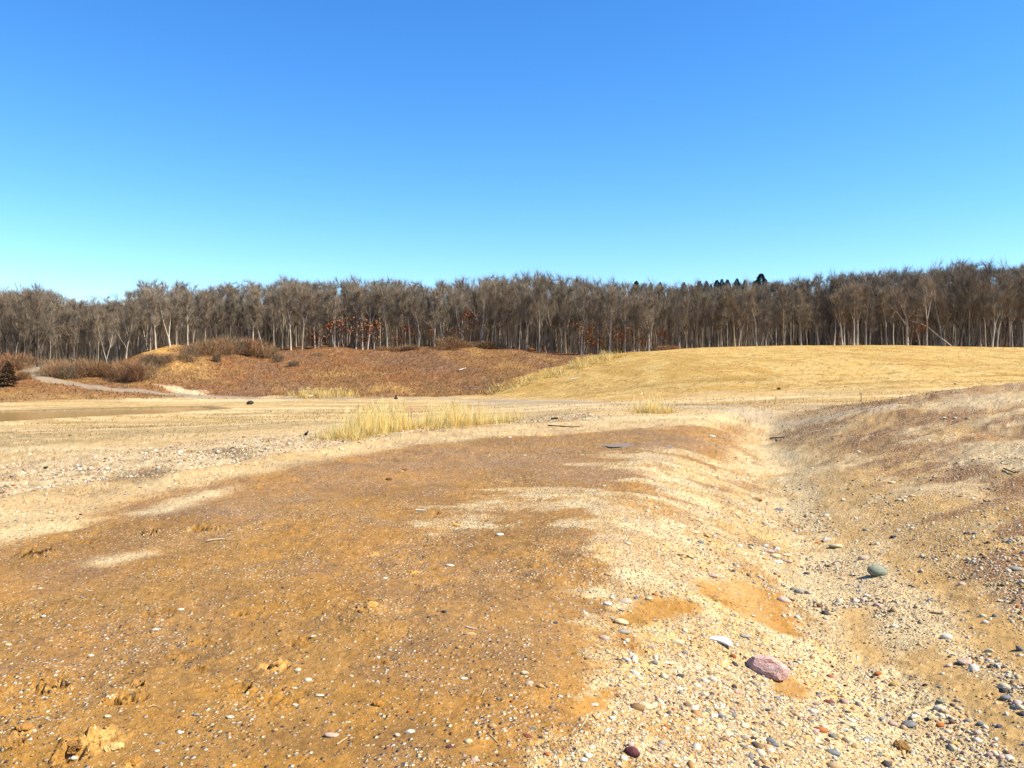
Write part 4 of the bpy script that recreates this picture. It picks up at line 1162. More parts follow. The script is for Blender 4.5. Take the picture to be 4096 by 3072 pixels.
def spruce_proto(seed, H=16.0):
    g = np.random.default_rng(seed)
    V, Fq = [], []
    tube(V, Fq, np.array([[0, 0, -0.3], [0, 0, H * 0.5], [0, 0, H]]), np.array([0.2, 0.12, 0.02]), 5)
    P, Q = [], []
    TVs = []
    for k in range(900):
        h = H * (0.12 + 0.88 * g.random() ** 0.85)
        rad = (H - h) ** 0.75 * 0.48 * g.uniform(0.55, 1.2) + 0.25
        a = g.uniform(0, 6.28)
        d = np.array([math.cos(a), math.sin(a), -0.25 + g.normal(0, 0.12)])
        p0 = np.array([0, 0, h]); p1 = p0 + d * rad
        w = np.array([-math.sin(a), math.cos(a), 0]) * 0.22 * (0.5 + rad * 0.3)
        TVs.append([p0 + d * rad * 0.25 - w, p0 + d * rad * 0.25 + w, p1])
        TVs.append([p0 + d * rad * 0.5 - w * 0.8 + [0, 0, 0.15], p0 + d * rad * 0.55 + w * 0.2 - [0, 0, 0.35], p1 + [0, 0, -0.1]])
    TV = np.array(TVs).reshape(-1, 3)
    return make_mesh("spruce_trunk", V, Fq, M_BARK), make_mesh("spruce_crown", TV, np.arange(len(TV)).reshape(-1, 3), M_LEAF, False)
SPRUCES = [spruce_proto(41), spruce_proto(42)]
SPR = [(636, 281, 1.3, "short dark evergreen top left of a gap in the spruce row"), (650.5, 282.5, .8, "small lone spruce tip above the tan hill's left crest"), (660, 282, .9, "small dark spruce tip right of the lone tip"),
       (683.5, 282, 1, "first pointed spruce of the long skyline row"), (691, 285, .9, "low spruce close beside the first pointed one"), (699.5, 281, 1.1, "pointed spruce in the row's left half"),
       (706, 281, 1, "slim spruce next to the pointed one in the row"), (710.5, 284, .8, "low spruce tip in the middle of the row"), (716.5, 280, 1.2, "broad dark spruce at the middle of the row"),
       (721.5, 279, 1.0, "taller spruce joined to the broad dark one"), (727, 279.5, 1.1, "spruce right of the middle pair in the row"), (736.5, 278.5, 1.1, "tall spruce left of the biggest one"),
       (744.5, 280, .9, "short spruce in the gap left of the biggest one"), (754, 281, .9, "low spruce at the biggest spruce's left foot"), (760.5, 273.5, 1.5, "biggest dark spruce, tallest point of the skyline row")]
for i, (u, tv, w_, lab) in enumerate(SPR):
    x, y, z = far_pos(u, 200.0 + (i % 3) * 3)
    top = CAM_Z - (tv - 370) / 852 * y
    s = (top - z) / 16.0
    root = bpy.data.objects.new("spruce_tree", None); COL.objects.link(root)
    root.location = (x, y, z); root.scale = (s * w_ * 1.15, s * w_ * 1.15, s); root.rotation_euler = (0, 0, i * 1.7)
    root["label"] = lab; root["category"] = "tree"; root["group"] = "spruces on the skyline"
    tm, cm = SPRUCES[i % 2]
    link("trunk", tm, parent=root).color = (0.08, 0.06, 0.045, 1)
    link("crown", cm, parent=root).color = (0.032, 0.056, 0.036, 1)

# ------------------------------------------------------------------ oak saplings that kept their orange leaves
def sapling_proto(seed, H=6.0):
    g = np.random.default_rng(seed)
    V, Fq, TV, TF = build_tree(seed, H=H, r0=0.06, limb_start=0.25, n_limb=9, crown_r=1.9, twigs=0, wob=0.4, sides=4, spread=0.9)
    n = 520
    cl = np.stack([g.normal(0, 0.95, 12), g.normal(0, 0.95, 12), g.uniform(0.25, 1.0, 12) * H], 1)
    c = cl[g.integers(0, 12, n)] + g.normal(0, 1, (n, 3)) * [0.75, 0.75, 0.32]
    a = g.normal(0, 1, (n, 3)); a /= np.linalg.norm(a, axis=1, keepdims=True)
    b = np.cross(a, g.normal(0, 1, (n, 3))); b /= np.linalg.norm(b, axis=1, keepdims=True)
    s = g.uniform(0.07, 0.16, (n, 1))
    Q = np.stack([c - a * s - b * s * .5, c + a * s - b * s * .5, c + a * s + b * s * .5, c - a * s + b * s * .5], 1).reshape(-1, 3)
    return make_mesh("sapling_trunk", V, Fq, M_BARK), make_mesh("sapling_leaves", Q, np.arange(n * 4).reshape(-1, 4), M_LEAF, False)
SAPS = [sapling_proto(61), sapling_proto(62), sapling_proto(63)]
for i, (u, bv, tv, w_, lab) in enumerate([
 (314, 346, 324, .9, "orange-leaved oak sapling left of the large one on the rust crest"), (337, 347, 319, 1.5, "largest orange-leaved oak sapling, left part of the rust crest"),
 (372, 348, 318, 1.3, "orange-leaved sapling right of the dip in the rust crest"), (402, 343, 326, 1.1, "low orange-leaved sapling behind the shrubs of the middle crest"),
 (408, 342, 324, 1.0, "orange-leaved sapling at the foot of the left-leaning brown trunk"), (433, 345, 328, .8, "small orange-leaved sapling by the thin pale trunk"),
 (476, 343, 327, .8, "small orange-leaved sapling left of the spreading pale oak"), (470, 342, 308, .9, "high orange tuft of leaves behind the double pale trunk"), (585, 352, 324, .8, "dull orange sapling behind the thick broken trunk"),
 (597, 353, 320, 1.1, "orange-leaved sapling above the tall reeds"), (594, 353, 343, .9, "low orange-leaved bush at the reeds' top edge"),
 (621, 352, 328, 1.2, "orange-leaved sapling right of the thickest pale trunk"), (643, 351, 322, 1.1, "orange-leaved sapling behind the tan hill's left crest"),
 (662, 350, 330, .9, "reddish low sapling beside the short dead snag"), (917, 345, 320, 1.0, "rusty sapling behind the slim leaning stem on the right"), (862, 344, 338, 1.0, "low rusty sapling at the feet of the two bright trunks"),
 (838, 344, 339, .8, "low rusty tuft by the strongly leaning pale trunk")]):
    crest = float(np.interp(u, [0, 260, 330, 480, 600, 1100], [125, 149, 152, 152, 148, 147.5]))
    x, y, z = far_pos(u, crest + 1.8)
    top = CAM_Z - (tv - 370) / 852 * y
    s = max(top - z, 1.5) / 6.0
    root = bpy.data.objects.new("oak_sapling", None); COL.objects.link(root)
    root.location = (x, y, z); root.scale = (max(s * w_, 0.4), max(s * w_, 0.4), s); root.rotation_euler = (0, 0, i * 2.1)
    root["label"] = lab; root["category"] = "sapling"; root["group"] = "orange-leaved oak saplings"
    tm, cm = SAPS[i % 3]
    link("trunk", tm, parent=root).color = (0.2, 0.16, 0.12, 1)
    link("leaves", cm, parent=root).color = [(0.30, 0.115, 0.035, 1), (0.26, 0.09, 0.03, 1), (0.33, 0.14, 0.05, 1)][i % 3]

# ------------------------------------------------------------------ bushes
def bush_proto(seed, n=900, H=2.4, R=1.5, w=0.013):
    g = np.random.default_rng(seed)
    V, Fq = [], []
    for k in range(9):
        a = g.uniform(0, 6.28); sp = g.uniform(0.1, 0.55)
        d = np.array([math.cos(a) * sp, math.sin(a) * sp, 1.0])
        L = H * g.uniform(0.5, 0.8)
        p = np.array([math.cos(a) * 0.15, math.sin(a) * 0.15, -0.1])
        tube(V, Fq, [p, p + unit(d) * L * 0.5, p + unit(d + g.normal(0, .15, 3)) * L], [0.03, 0.02, 0.008], 3)
    a = g.uniform(0, 6.28, n); q = np.sqrt(g.random(n)) * R * 0.8; h = g.random(n) * H * 0.72 * (1 - 0.35 * (q / R) ** 2)
    P = np.stack([np.cos(a) * q, np.sin(a) * q, h], 1)
    D = P * [0.5, 0.5, 0] / R + g.normal(0, 0.42, (n, 3)) + [0, 0, 0.75]
    D /= np.linalg.norm(D, axis=1, keepdims=True)
    L = g.uniform(0.45, 1.1, (n, 1)) * H / 2.4
    W = np.cross(D, g.normal(0, 1, (n, 3))); W /= np.linalg.norm(W, axis=1, keepdims=True)
    ww = w * g.uniform(0.6, 1.5, (n, 1))
    TV = np.stack([P - W * ww, P + W * ww, P + D * L], 1).reshape(-1, 3)
    return make_mesh("bush_stems", V, Fq, M_BARK), make_mesh("bush_twigs", TV, np.arange(len(TV)).reshape(-1, 3), M_TWIG, False)
BUSHES = [bush_proto(71), bush_proto(72), bush_proto(73, 1300, 2.4, 1.2), bush_proto(74, 1000, 2.4, 1.9)]
BCOL = {'rust': (0.29, 0.17, 0.082), 'brown': (0.26, 0.172, 0.09), 'grey': (0.23, 0.175, 0.11), 'dark': (0.14, 0.10, 0.062), 'red': (0.26, 0.14, 0.074)}
BUSH = [  # u, base v, height px, width px, tone, label
 (4, 372, 20, 26, 'red', "reddish thicket at the far left, above the juniper"), (20, 369, 17, 24, 'rust', "rust thicket left of the track's bend"), (24, 379, 9, 14, 'rust', "low rust bush between the juniper and the track"),
 (44, 376, 7, 12, 'brown', "small brown bush inside the track's bend"), (52, 372, 15, 20, 'brown', "brown bush on the inner side of the track"), (60, 377, 17, 20, 'rust', "rusty bush right of the track's bend"),
 (68, 378.5, 13, 18, 'grey', "grey-brown bush with a dark foot, first of the low row"), (76, 376, 20, 20, 'brown', "tall brown bush in the middle of the low row"), (84, 376.5, 16, 18, 'red', "dark-footed reddish bush in the low row"),
 (92, 374, 17, 20, 'brown', "brown bush left of the pale forked tree"), (101, 376, 15, 18, 'rust', "rust bush at the pale forked tree's foot"), (111, 376, 15, 18, 'brown', "brown bush right of the pale forked tree"),
 (119, 377, 18, 20, 'red', "reddish bush at the dirt mound's left toe"), (128, 380, 22, 20, 'rust', "large rust bush below the bare dirt mound"), (137, 381, 20, 20, 'red', "reddish bush in the low clump under the mound"),
 (146, 379, 18, 18, 'brown', "brown bush at the right end of the clump under the mound"), (148, 366, 13, 18, 'dark', "dark bush hugging the mound's shaded flank"), (158, 367, 12, 16, 'dark', "dark bush right under the bare dirt face"),
 (168, 362, 9, 14, 'brown', "small brown bush at the lower edge of the bare dirt"), (189, 362, 19, 13, 'dark', "tall dark bush at the right end of the dirt crest"), (199, 355, 14, 18, 'rust', "rust thicket just right of the tall dark bush"),
 (209, 355, 16, 20, 'brown', "brown thicket on the crest beyond the dirt mound"), (217, 362, 9, 9, 'dark', "small dark upright bush on the slope below the thickets"), (221, 354, 18, 20, 'rust', "rust thicket in the middle of the crest thickets"),
 (232, 354, 19, 22, 'grey', "greyish tall thicket on the crest"), (243, 354, 17, 20, 'brown', "brown thicket left of the reddish one on the crest"), (253, 355, 17, 20, 'red', "reddish thicket below the tall pale trunk"),
 (263, 356, 15, 18, 'rust', "rust thicket at the crest thickets' right end"), (271, 357, 12, 15, 'brown', "low brown bush ending the thickets"), (278, 362, 9, 10, 'dark', "small dark bush alone on the upper rust slope"),
 (294, 365.5, 6, 12, 'grey', "flat greyish bush on the upper rust slope"), (318, 356, 5, 7, 'grey', "tiny pale dead bush below the crest hump"), (383, 346, 5, 14, 'brown', "low scrub on the middle crest"), (399, 345, 6, 16, 'red', "reddish scrub on the middle crest"),
 (412, 345, 6, 16, 'brown', "scrub at the foot of the left-leaning brown trunk"), (450, 347, 13, 20, 'rust', "rounded rust bush left of the double pale trunk"), (458, 348, 8, 16, 'red', "low reddish bush below the double pale trunk"),
 (468, 347, 7, 14, 'brown', "brown scrub left of the spreading oak's foot"), (487, 348, 9, 20, 'brown', "brushy scrub right of the spreading oak's foot"), (499, 349, 7, 14, 'dark', "dark brushwood in the hollow right of the spreading oak"),
 (668, 349.5, 6, 20, 'red', "reddish scrub along the tan crest's left end"), (650, 351, 5, 16, 'brown', "brown scrub left of the reddish one on the tan crest")]
for i, (u, bv, hp, wp, tone, lab) in enumerate(BUSH):
    x, y, z = g1(u, bv)
    if y > 158 or y < 80:
        x, y, z = far_pos(u, float(np.interp(u, [0, 260, 330, 480, 600, 1100], [122, 148, 151, 151, 147, 146])))
    root = bpy.data.objects.new("bush", None); COL.objects.link(root)
    h = hp * (1.12 if u < 275 else 1.0) / 852 * y; wd = wp * 1.2 / 852 * y
    root.location = (x, y, z - 0.05); root.scale = (wd / 2.6, wd / 2.6, h / 2.3); root.rotation_euler = (0, 0, i * 1.3)
    root["label"] = lab; root["category"] = "bush"; root["group"] = "brown bushes along the slope"
    tm, cm = BUSHES[i % 4]
    c = BCOL[tone]; j = random.uniform(.9, 1.15)
    link("stems", tm, parent=root).color = (c[0] * .8, c[1] * .8, c[2] * .8, 1)
    link("twigs", cm, parent=root).color = (c[0] * j, c[1] * j, c[2] * j, 1)
# juniper
x, y, z = g1(8, 386)
root = bpy.data.objects.new("juniper_bush", None); COL.objects.link(root)
root.location = (x, y, z); s = 25 / 852 * y / 16; root.scale = (s * 2.0, s * 2.0, s)
root["label"] = "brownish cone-shaped juniper on the slope at the far left"; root["category"] = "bush"
link("trunk", SPRUCES[0][0], parent=root).color = (0.08, 0.06, 0.045, 1)
link("crown", SPRUCES[0][1], parent=root).color = (0.13, 0.08, 0.045, 1)
# long dead branch arching through the trees at the right, ivy mass on the dark trunk
V, Fq = [], []
pa = [far_pos(951, 147.6)] + [None] * 3
base = np.array(pa[0]); sc = 147.6 / 852
pts = [base, base + np.array([-13 * sc, 0.3, 11 * sc]), base + np.array([-22 * sc, 0.5, 19.5 * sc]), base + np.array([-33 * sc, 0.4, 24 * sc]), base + np.array([-45 * sc, 0.3, 26.5 * sc])]
tube(V, Fq, pts, [0.17, 0.15, 0.12, 0.09, 0.03], 5)
o = link("dead_branch", make_mesh("dead_branch", V, Fq, M_BARK), label="long pale dead branch arching left from the ivy-covered tree's foot", cat="branch"); o.color = (0.34, 0.29, 0.22, 1)
# ------------------------------------------------------------------ grasses, weeds
def attr_material(name, attr="tone", rough=0.85, spec=0.15):
    m, nt, b = new_mat(name)
    a = N(nt, "ShaderNodeAttribute", attribute_name=attr)
    nt.links.new(a.outputs['Color'], b.inputs['Base Color'])
    b.inputs['Roughness'].default_value = rough; b.inputs['Specular IOR Level'].default_value = spec
    return m
def blade_material(name):
    """thin dry blades: light also passes through them"""
    m, nt, b = new_mat(name)
    a = N(nt, "ShaderNodeAttribute", attribute_name="tone")
    df = N(nt, "ShaderNodeBsdfDiffuse"); tr = N(nt, "ShaderNodeBsdfTranslucent"); mx = N(nt, "ShaderNodeMixShader"); mx.inputs[0].default_value = 0.45
    nt.links.new(a.outputs['Color'], df.inputs['Color']); nt.links.new(a.outputs['Color'], tr.inputs['Color'])
    nt.links.new(df.outputs[0], mx.inputs[1]); nt.links.new(tr.outputs[0], mx.inputs[2])
    nt.links.new(mx.outputs[0], nt.nodes["Material Output"].inputs['Surface'])
    return m
M_STRAW = blade_material("straw")

def slivers(P, hgt, wid, tone, lean=0.3, seed=1, bend=0.0):
    """thin upright blades: triangles (or bent pairs) rooted at P"""
    g = np.random.default_rng(seed)
    n = len(P)
    a = g.uniform(0, 2 * math.pi, n)
    W = np.stack([np.cos(a), np.sin(a), np.zeros(n)], 1) * (wid / 2)[:, None]
    D = np.stack([g.normal(0, lean, n), g.normal(0, lean, n), np.ones(n)], 1)
    D /= np.linalg.norm(D, axis=1, keepdims=True)
    T = P + D * hgt[:, None]
    base = P - np.array([0, 0, 0.02])
    if bend:
        M = P + D * (hgt * 0.6)[:, None]
        T = T + np.stack([g.normal(0, bend, n), g.normal(0, bend, n), -np.abs(g.normal(0, bend * .4, n))], 1) * hgt[:, None]
        V = np.stack([base - W, base + W, M + W * .7, M - W * .7, T], 1).reshape(-1, 3)
        k = np.arange(n)[:, None] * 5
        F3 = np.concatenate([k + [[0, 1, 2]], k + [[0, 2, 3]], k + [[3, 2, 4]]])
        return V, F3, np.repeat(tone, 5, 0)
    V = np.stack([base - W, base + W, T], 1).reshape(-1, 3)
    return V, np.arange(n * 3).reshape(-1, 3), np.repeat(tone, 3, 0)

def pick_ground(weight, n, g, rmax=None):
    """random ground points, as many as n, drawn from the sheet's own cells by weight, jittered inside the cell"""
    w = np.clip(weight, 0, None).astype(float)
    idx = g.choice(len(w), n, p=w / w.sum())
    i, j = idx // NT, idx % NT
    i2 = np.minimum(i + 1, NR - 1); j2 = np.minimum(j + 1, NT - 1)
    a, b = g.random(n), g.random(n)
    P = np.stack([GX, GY, GZ], 1)
    def p(ii, jj): return P[ii * NT + jj]
    return (p(i, j) * ((1 - a) * (1 - b))[:, None] + p(i2, j) * (a * (1 - b))[:, None] + p(i, j2) * ((1 - a) * b)[:, None] + p(i2, j2) * (a * b)[:, None]), idx

def grass_stand(centres, n, hmax, hmin, seed, label, tones, px_spread):
    """a stand of tall dead grass; centres: (u, v, halfwidth px, share, height factor)"""
    g = np.random.default_rng(seed)
    P, Hs = [], []
    for (u, v, hw, share, hf) in centres:
        x, y, z = g1(u, v)
        m = int(n * share)
        # tufts first, blades in tufts
        nt_ = max(4, m // 20)
        tx = x + g.normal(0, hw / 852 * y * 0.6, nt_); ty = y + g.normal(0, px_spread, nt_)
        k = g.integers(0, nt_, m)
        bx = tx[k] + g.normal(0, 0.05 * y / 20, m); by = ty[k] + g.normal(0, 0.05 * y / 20, m)
        P.append(np.stack([bx, by, height(bx, by)], 1))
        th = g.uniform(0.3, 1.0, nt_)
        Hs.append((hmin + (hmax - hmin) * th[k] * g.uniform(0.3, 1.0, m) ** 1.2) * hf)
    P = np.concatenate(P); Hs = np.concatenate(Hs)
    y0 = float(P[:, 1].mean())
    t = np.array(tones)[g.integers(0, len(tones), len(P))] * g.uniform(0.75, 1.2, (len(P), 1))
    V, Fc, T = slivers(P, Hs, np.full(len(P), 0.00034 * y0) * g.uniform(.6, 1.5, len(P)), t, 0.09, seed, 0.12)
    Vs, Fs, Ts = [V], [Fc], [T]
    off = len(V)
    # seed heads on the tall ones, and a tangle of broken short stuff at the foot
    tall = np.where(Hs > hmin + 0.55 * (hmax - hmin))[0][::2]
    Ph = P[tall] + np.array([0, 0, 1]) * (Hs[tall] * 0.82)[:, None]
    V2, F2, T2 = slivers(Ph, Hs[tall] * 0.22, np.full(len(tall), 0.0008 * y0), t[tall] * 1.05, 0.25, seed + 1)
    Vs.append(V2); Fs.append(F2 + off); Ts.append(T2); off += len(V2)
    m = int(len(P) * .9)
    k = g.integers(0, len(P), m)
    Pl = P[k] + g.normal(0, 1, (m, 3)) * [0.12 * y0 / 20, 0.12 * y0 / 20, 0]
    Pl[:, 2] = height(Pl[:, 0], Pl[:, 1])
    V3, F3, T3 = slivers(Pl, g.uniform(.1, .3, m) * y0 / 20, np.full(m, 0.0007 * y0), t[k] * g.uniform(.35, .85, (m, 1)) * [1, .92, .8], 1.0, seed + 2)
    Vs.append(V3); Fs.append(F3 + off); Ts.append(T3)
    link("tall_grass", make_mesh("tall_grass", np.concatenate(Vs), np.concatenate(Fs), M_STRAW, False, dict(tone=np.concatenate(Ts))), kind='stuff', label=label)

STRAW = [np.minimum(c_ * 1.6, .85) for c_ in (alb((255, 226, 150)), alb((252, 218, 138)), alb((240, 200, 120)), alb((255, 234, 176)), alb((214, 172, 100)))]
grass_stand([(334, 438, 12, .05, .55), (345, 436, 12, .08, .7), (360, 435, 10, .17, 1.0), (372, 433, 12, .20, 1.0), (388, 431, 12, .18, .95), (402, 429.5, 9, .12, .9), (412, 428, 10, .06, .6), (355, 438, 20, .12, .28)],
            3400, 1.32, 0.25, 201, "dense stand of tall pale dead grass at the pad's rim, left clump", STRAW, 0.55)
grass_stand([(430, 427, 12, .16, .7), (447, 426, 12, .22, 1.0), (462, 425, 12, .22, 1.0), (478, 424, 10, .14, .8), (494, 423, 10, .10, .75), (510, 422, 9, .06, .6), (440, 428, 20, .10, .28)],
            2300, 1.2, 0.2, 202, "looser stand of tall pale dead grass right of the dense clump", STRAW, 0.6)
grass_stand([(640, 413, 10, .3, .8), (652, 413, 8, .4, 1.0), (664, 413, 10, .3, .7)], 420, 0.9, 0.3, 203, "small thin stand of dead grass out on the far flat", STRAW, 0.8)
grass_stand([(305, 396.2, 12, .3, 1), (325, 396.2, 12, .4, 1), (342, 396.2, 9, .3, 1)], 700, 1.4, 0.6, 204, "band of straw-coloured grass at the foot of the rust slope", STRAW[1:], 1.5)
grass_stand([(574, 369, 6, .15, .8), (583, 365, 6, .2, 1), (593, 362, 7, .2, 1), (603, 359.5, 7, .2, 1), (613, 358, 6, .15, .8), (560, 373, 9, .1, .5)], 800, 1.6, 0.6, 205, "reeds along the top left edge of the tan hill", STRAW, 1.6)
grass_stand([(520, 385, 14, .3, .7), (545, 378, 14, .4, .8), (500, 390, 12, .3, .6)], 450, 0.7, 0.3, 206, "pale grass fringe between the rust slope and the tan hill", STRAW, 1.5)

g_ = np.random.default_rng(207)
# weeds of the rust slope
P, idx = pick_ground(GM['rust'] * (1 - GM['open']) * (1 - np.minimum(pk * 2, 1)) * (GY < 170) * (np.abs(GX / np.maximum(GY, 1)) < .72), 17000, g_)
cols = np.array([0.98 * alb((190, 138, 86)), 0.98 * alb((178, 126, 82)), 0.98 * alb((214, 166, 104)), 0.98 * alb((168, 128, 98)), 0.98 * alb((180, 120, 76)), 0.98 * alb((206, 150, 88))])
tuft = fbm(P[:, 0] * .3, P[:, 1] * .3, 211, 3)
tn = cols[np.clip((tuft * 9 - 1.6 + g_.normal(0, 1.0, len(P))).astype(int), 0, 5)] * g_.uniform(.85, 1.15, (len(P), 1))
V, Fc, T = slivers(P, g_.uniform(.12, .40, len(P)), g_.uniform(.07, .22, len(P)), tn, .8, 212)
link("dry_weeds", make_mesh("dry_weeds", V, Fc, M_STRAW, False, dict(tone=T)), kind='stuff', label="rust-brown dead weeds covering the slope under the wood")
# stubble of the tan hill
P, idx = pick_ground(GM['tan'] * (GY < 165) * (np.abs(GX / np.maximum(GY, 1)) < .72), 12000, g_)
cols = .8 * np.array([alb((244, 206, 122)), alb((226, 180, 92)), alb((188, 150, 82)), alb((250, 222, 150))])
tn = cols[g_.integers(0, 4, len(P))] * 1.2 * g_.uniform(.75, 1.1, (len(P), 1))
V, Fc, T = slivers(P, g_.uniform(.04, .14, len(P)), g_.uniform(.05, .15, len(P)), tn, 1.0, 213)
link("dry_grass", make_mesh("dry_grass", V, Fc, M_STRAW, False, dict(tone=T)), kind='stuff', label="short dry grass stubble on the tan hill")
# thin dead stalks of the flats, the terrace and the stony bank
wflat = (GY > 6) * (GY < 75) * (np.abs(GX / np.maximum(GY, 1)) < .66) * (1 - GM['pad']) * (GM['s'] > 0.3) * (1 - GM['road']) * sstep(.42, .62, fbm(GX * .25, GY * .5, 215, 4))
P, idx = pick_ground(wflat, 15000, g_)
cols = np.array([alb((226, 190, 120)), alb((190, 154, 96)), alb((150, 118, 76)), alb((240, 208, 140))])
tn = cols[g_.integers(0, 4, len(P))] * g_.uniform(.6, 1.1, (len(P), 1))
pxl = P[:, 1] / 852
V, Fc, T = slivers(P, np.clip(pxl * g_.uniform(1.2, 4, len(P)), .03, .22), pxl * g_.uniform(.35, .8, len(P)), tn, .8, 216)
link("dry_stubble", make_mesh("dry_stubble", V, Fc, M_STRAW, False, dict(tone=T)), kind='stuff', label="thin dry stubble scattered on the basin flats")
dbk = masked(GX, GY, DARK_BANK + DARK_WEED, 0.02, 0.012, 133)
wb = (GY < 48) * (GY > 3) * (dbk + 0.12 * GM['bank'] * sstep(.5, .66, fbm(GX * .7, GY * 1.3, 217, 4)))
P, idx = pick_ground(wb, 9000, g_)
cols = np.array([alb((120, 78, 52)), alb((98, 66, 50)), alb((146, 108, 70)), alb((110, 90, 66))])
tn = cols[g_.integers(0, 4, len(P))] * g_.uniform(.6, 1.1, (len(P), 1))
pxl = P[:, 1] / 852
V, Fc, T = slivers(P, np.clip(pxl * g_.uniform(1.0, 3.2, len(P)), .01, .14), pxl * g_.uniform(.4, .9, len(P)), tn, 1.0, 218)
link("dead_weeds", make_mesh("dead_weeds", V, Fc, M_STRAW, False, dict(tone=T)), kind='stuff', label="low dark reddish dead weeds in patches on the stony bank and terrace")

# ------------------------------------------------------------------ gravel: pebbles nobody could count
ICO_V, ICO_F = None, None
bm = bmesh.new(); bmesh.ops.create_icosphere(bm, subdivisions=1, radius=1.0)
ICO_V = np.array([v.co[:] for v in bm.verts]); ICO_F = np.array([[v.index for v in f.verts] for f in bm.faces]); bm.free()
OCT_V = np.array([[1, 0, 0], [0, 1, 0], [-1, 0, 0], [0, -1, 0], [0, 0, 1], [0, 0, -1]], float)
OCT_F = np.array([[0, 1, 4], [1, 2, 4], [2, 3, 4], [3, 0, 4], [1, 0, 5], [2, 1, 5], [3, 2, 5], [0, 3, 5]])
M_PEBBLE = attr_material("pebbles", rough=0.8, spec=0.2)
PEB = np.array([alb(c) for c in ((250, 230, 188), (250, 236, 206), (226, 188, 134), (190, 172, 146), (150, 144, 134), (222, 168, 104), (206, 120, 66), (96, 84, 78), (170, 130, 84), (226, 186, 168), (130, 96, 68))])
W_PALE = np.array([.26, .13, .20, .11, .06, .08, .02, .03, .06, .04, .01])
W_MUD = np.array([.08, .03, .13, .07, .04, .12, .04, .25, .14, .02, .08])
W_BANK = np.array([.22, .12, .17, .13, .07, .06, .02, .05, .09, .05, .02])
def pebbles(weight, n, wts, seed, name, label, dim=1.0, smin=0.0035, smax=0.03, pxmin=0.55, sig=0.5, med=0.006):
    g = np.random.default_rng(seed)
    P, idx = pick_ground(weight, n, g)
    r = np.hypot(P[:, 0], P[:, 1])
    s = np.exp(g.normal(math.log(med), sig, n))            # half length in metres
    s = np.maximum(s, r / 852 * pxmin * np.exp(np.abs(g.normal(0, .38, n))))
    s = np.clip(s, smin, np.maximum(smax, r / 852 * 1.1))
    c = PEB[g.choice(len(PEB), n, p=wts / wts.sum())] * g.uniform(.68, 1.0, (n, 1)) * dim
    big = s * 852 / r > 1.15
    Vs, Fs, Cs, off = [], [], [], 0
    for sel, BV, BF in ((big, ICO_V, ICO_F), (~big, OCT_V, OCT_F)):
        m = int(sel.sum())
        if not m: continue
        V = BV[None] * (1 + g.normal(0, 0.14, (m, len(BV), 1)))
        V = V * np.stack([np.ones(m), g.uniform(.55, .95, m), g.uniform(.35, .7, m)], 1)[:, None, :] * s[sel][:, None, None]
        a = g.uniform(0, 6.28, m); ca, sa = np.cos(a)[:, None], np.sin(a)[:, None]
        z2 = V[..., 2] + V[..., 0] * g.normal(0, .25, m)[:, None]
        x2 = V[..., 0] * ca - V[..., 1] * sa; y2 = V[..., 0] * sa + V[..., 1] * ca
        Vs.append((np.stack([x2, y2, z2], 2) + P[sel][:, None, :] + np.array([0, 0, 1]) * (s[sel] * .02)[:, None, None]).reshape(-1, 3))
        Fs.append((BF[None] + (np.arange(m) * len(BV))[:, None, None]).reshape(-1, 3) + off)
        Cs.append(np.repeat(c[sel], len(BV), 0)); off += m * len(BV)
    link(name, make_mesh(name, np.concatenate(Vs), np.concatenate(Fs), M_PEBBLE, True, dict(tone=np.concatenate(Cs))), kind='stuff', label=label)
RAD = np.hypot(GX, GY)
inview = (np.abs(GX / np.maximum(GY, .1)) < .66) & (GY > 2.2) & (RAD < 40)
cl3 = sstep(.46, .68, fbm(GX * 2.4, GY * 2.0, 105, 3)) + .15
pebbles(inview * GM['pad'] * (1 - GM['pale']) * (1 - .9 * GM['silt']) * cl3 * (RAD < 22), 8500, W_MUD, 221, "gravel", "small dark and pale pebbles sprinkled over the wet mud", med=0.0036, pxmin=.42, smax=.02, dim=.72)
pebbles(inview * np.maximum(GM['pad'] * GM['pale'], 0) * (1 - .9 * GM['silt']) * (RAD < 26), 22000, W_PALE, 222, "gravel", "pale gravel on the dry right half of the pad", med=0.0034, pxmin=.42, smax=.018)
pebbles(inview * np.maximum(GM['bank'], np.maximum(np.minimum(GM['bed'], 1) * (GM['d'] > -1.6) * (1 - GM['pad']), .8 * GM['cut'])) * (1 - .88 * GM['silt']) * (0.35 + cl3), 21000, W_BANK, 223, "gravel", "mixed pale and grey gravel of the ditch and the stony bank", med=0.0055, smax=0.045, sig=.65, pxmin=.5)
pebbles(inview * GM['terr'] + .25 * inview * GM['road'], 8000, W_BANK, 224, "gravel", "pale stony rubble of the terrace below the pad's left rim", med=0.010, smax=0.06, pxmin=.5)

pebbles(inview * np.maximum(1.2 * np.minimum(GM['bed'], 1) * (GM['d'] > -1.2), np.maximum(.75 * GM['bank'] * (1 + 2 * (RAD < 6)), .45 * GM['cut'])) * (1 - .95 * GM['silt']) * (RAD < 16) * (.15 + sstep(.5, .64, fbm(GX * 1.5, GY * 1.2, 226, 4))), 7000, W_BANK, 227, "gravel",
        "coarse cream and grey gravel washed into the ditch bed and the bank's foot", med=0.0115, smax=0.05, sig=.5, pxmin=.9)

pebbles(inview * GM['terr'] * (.2 + sstep(.48, .62, fbm(GX * 1.1, GY * .9, 228, 4))), 3000, W_BANK, 229, "gravel", "coarse rubble strewn over the terrace left of the pad", med=0.022, smax=0.11, sig=.45, pxmin=.9)

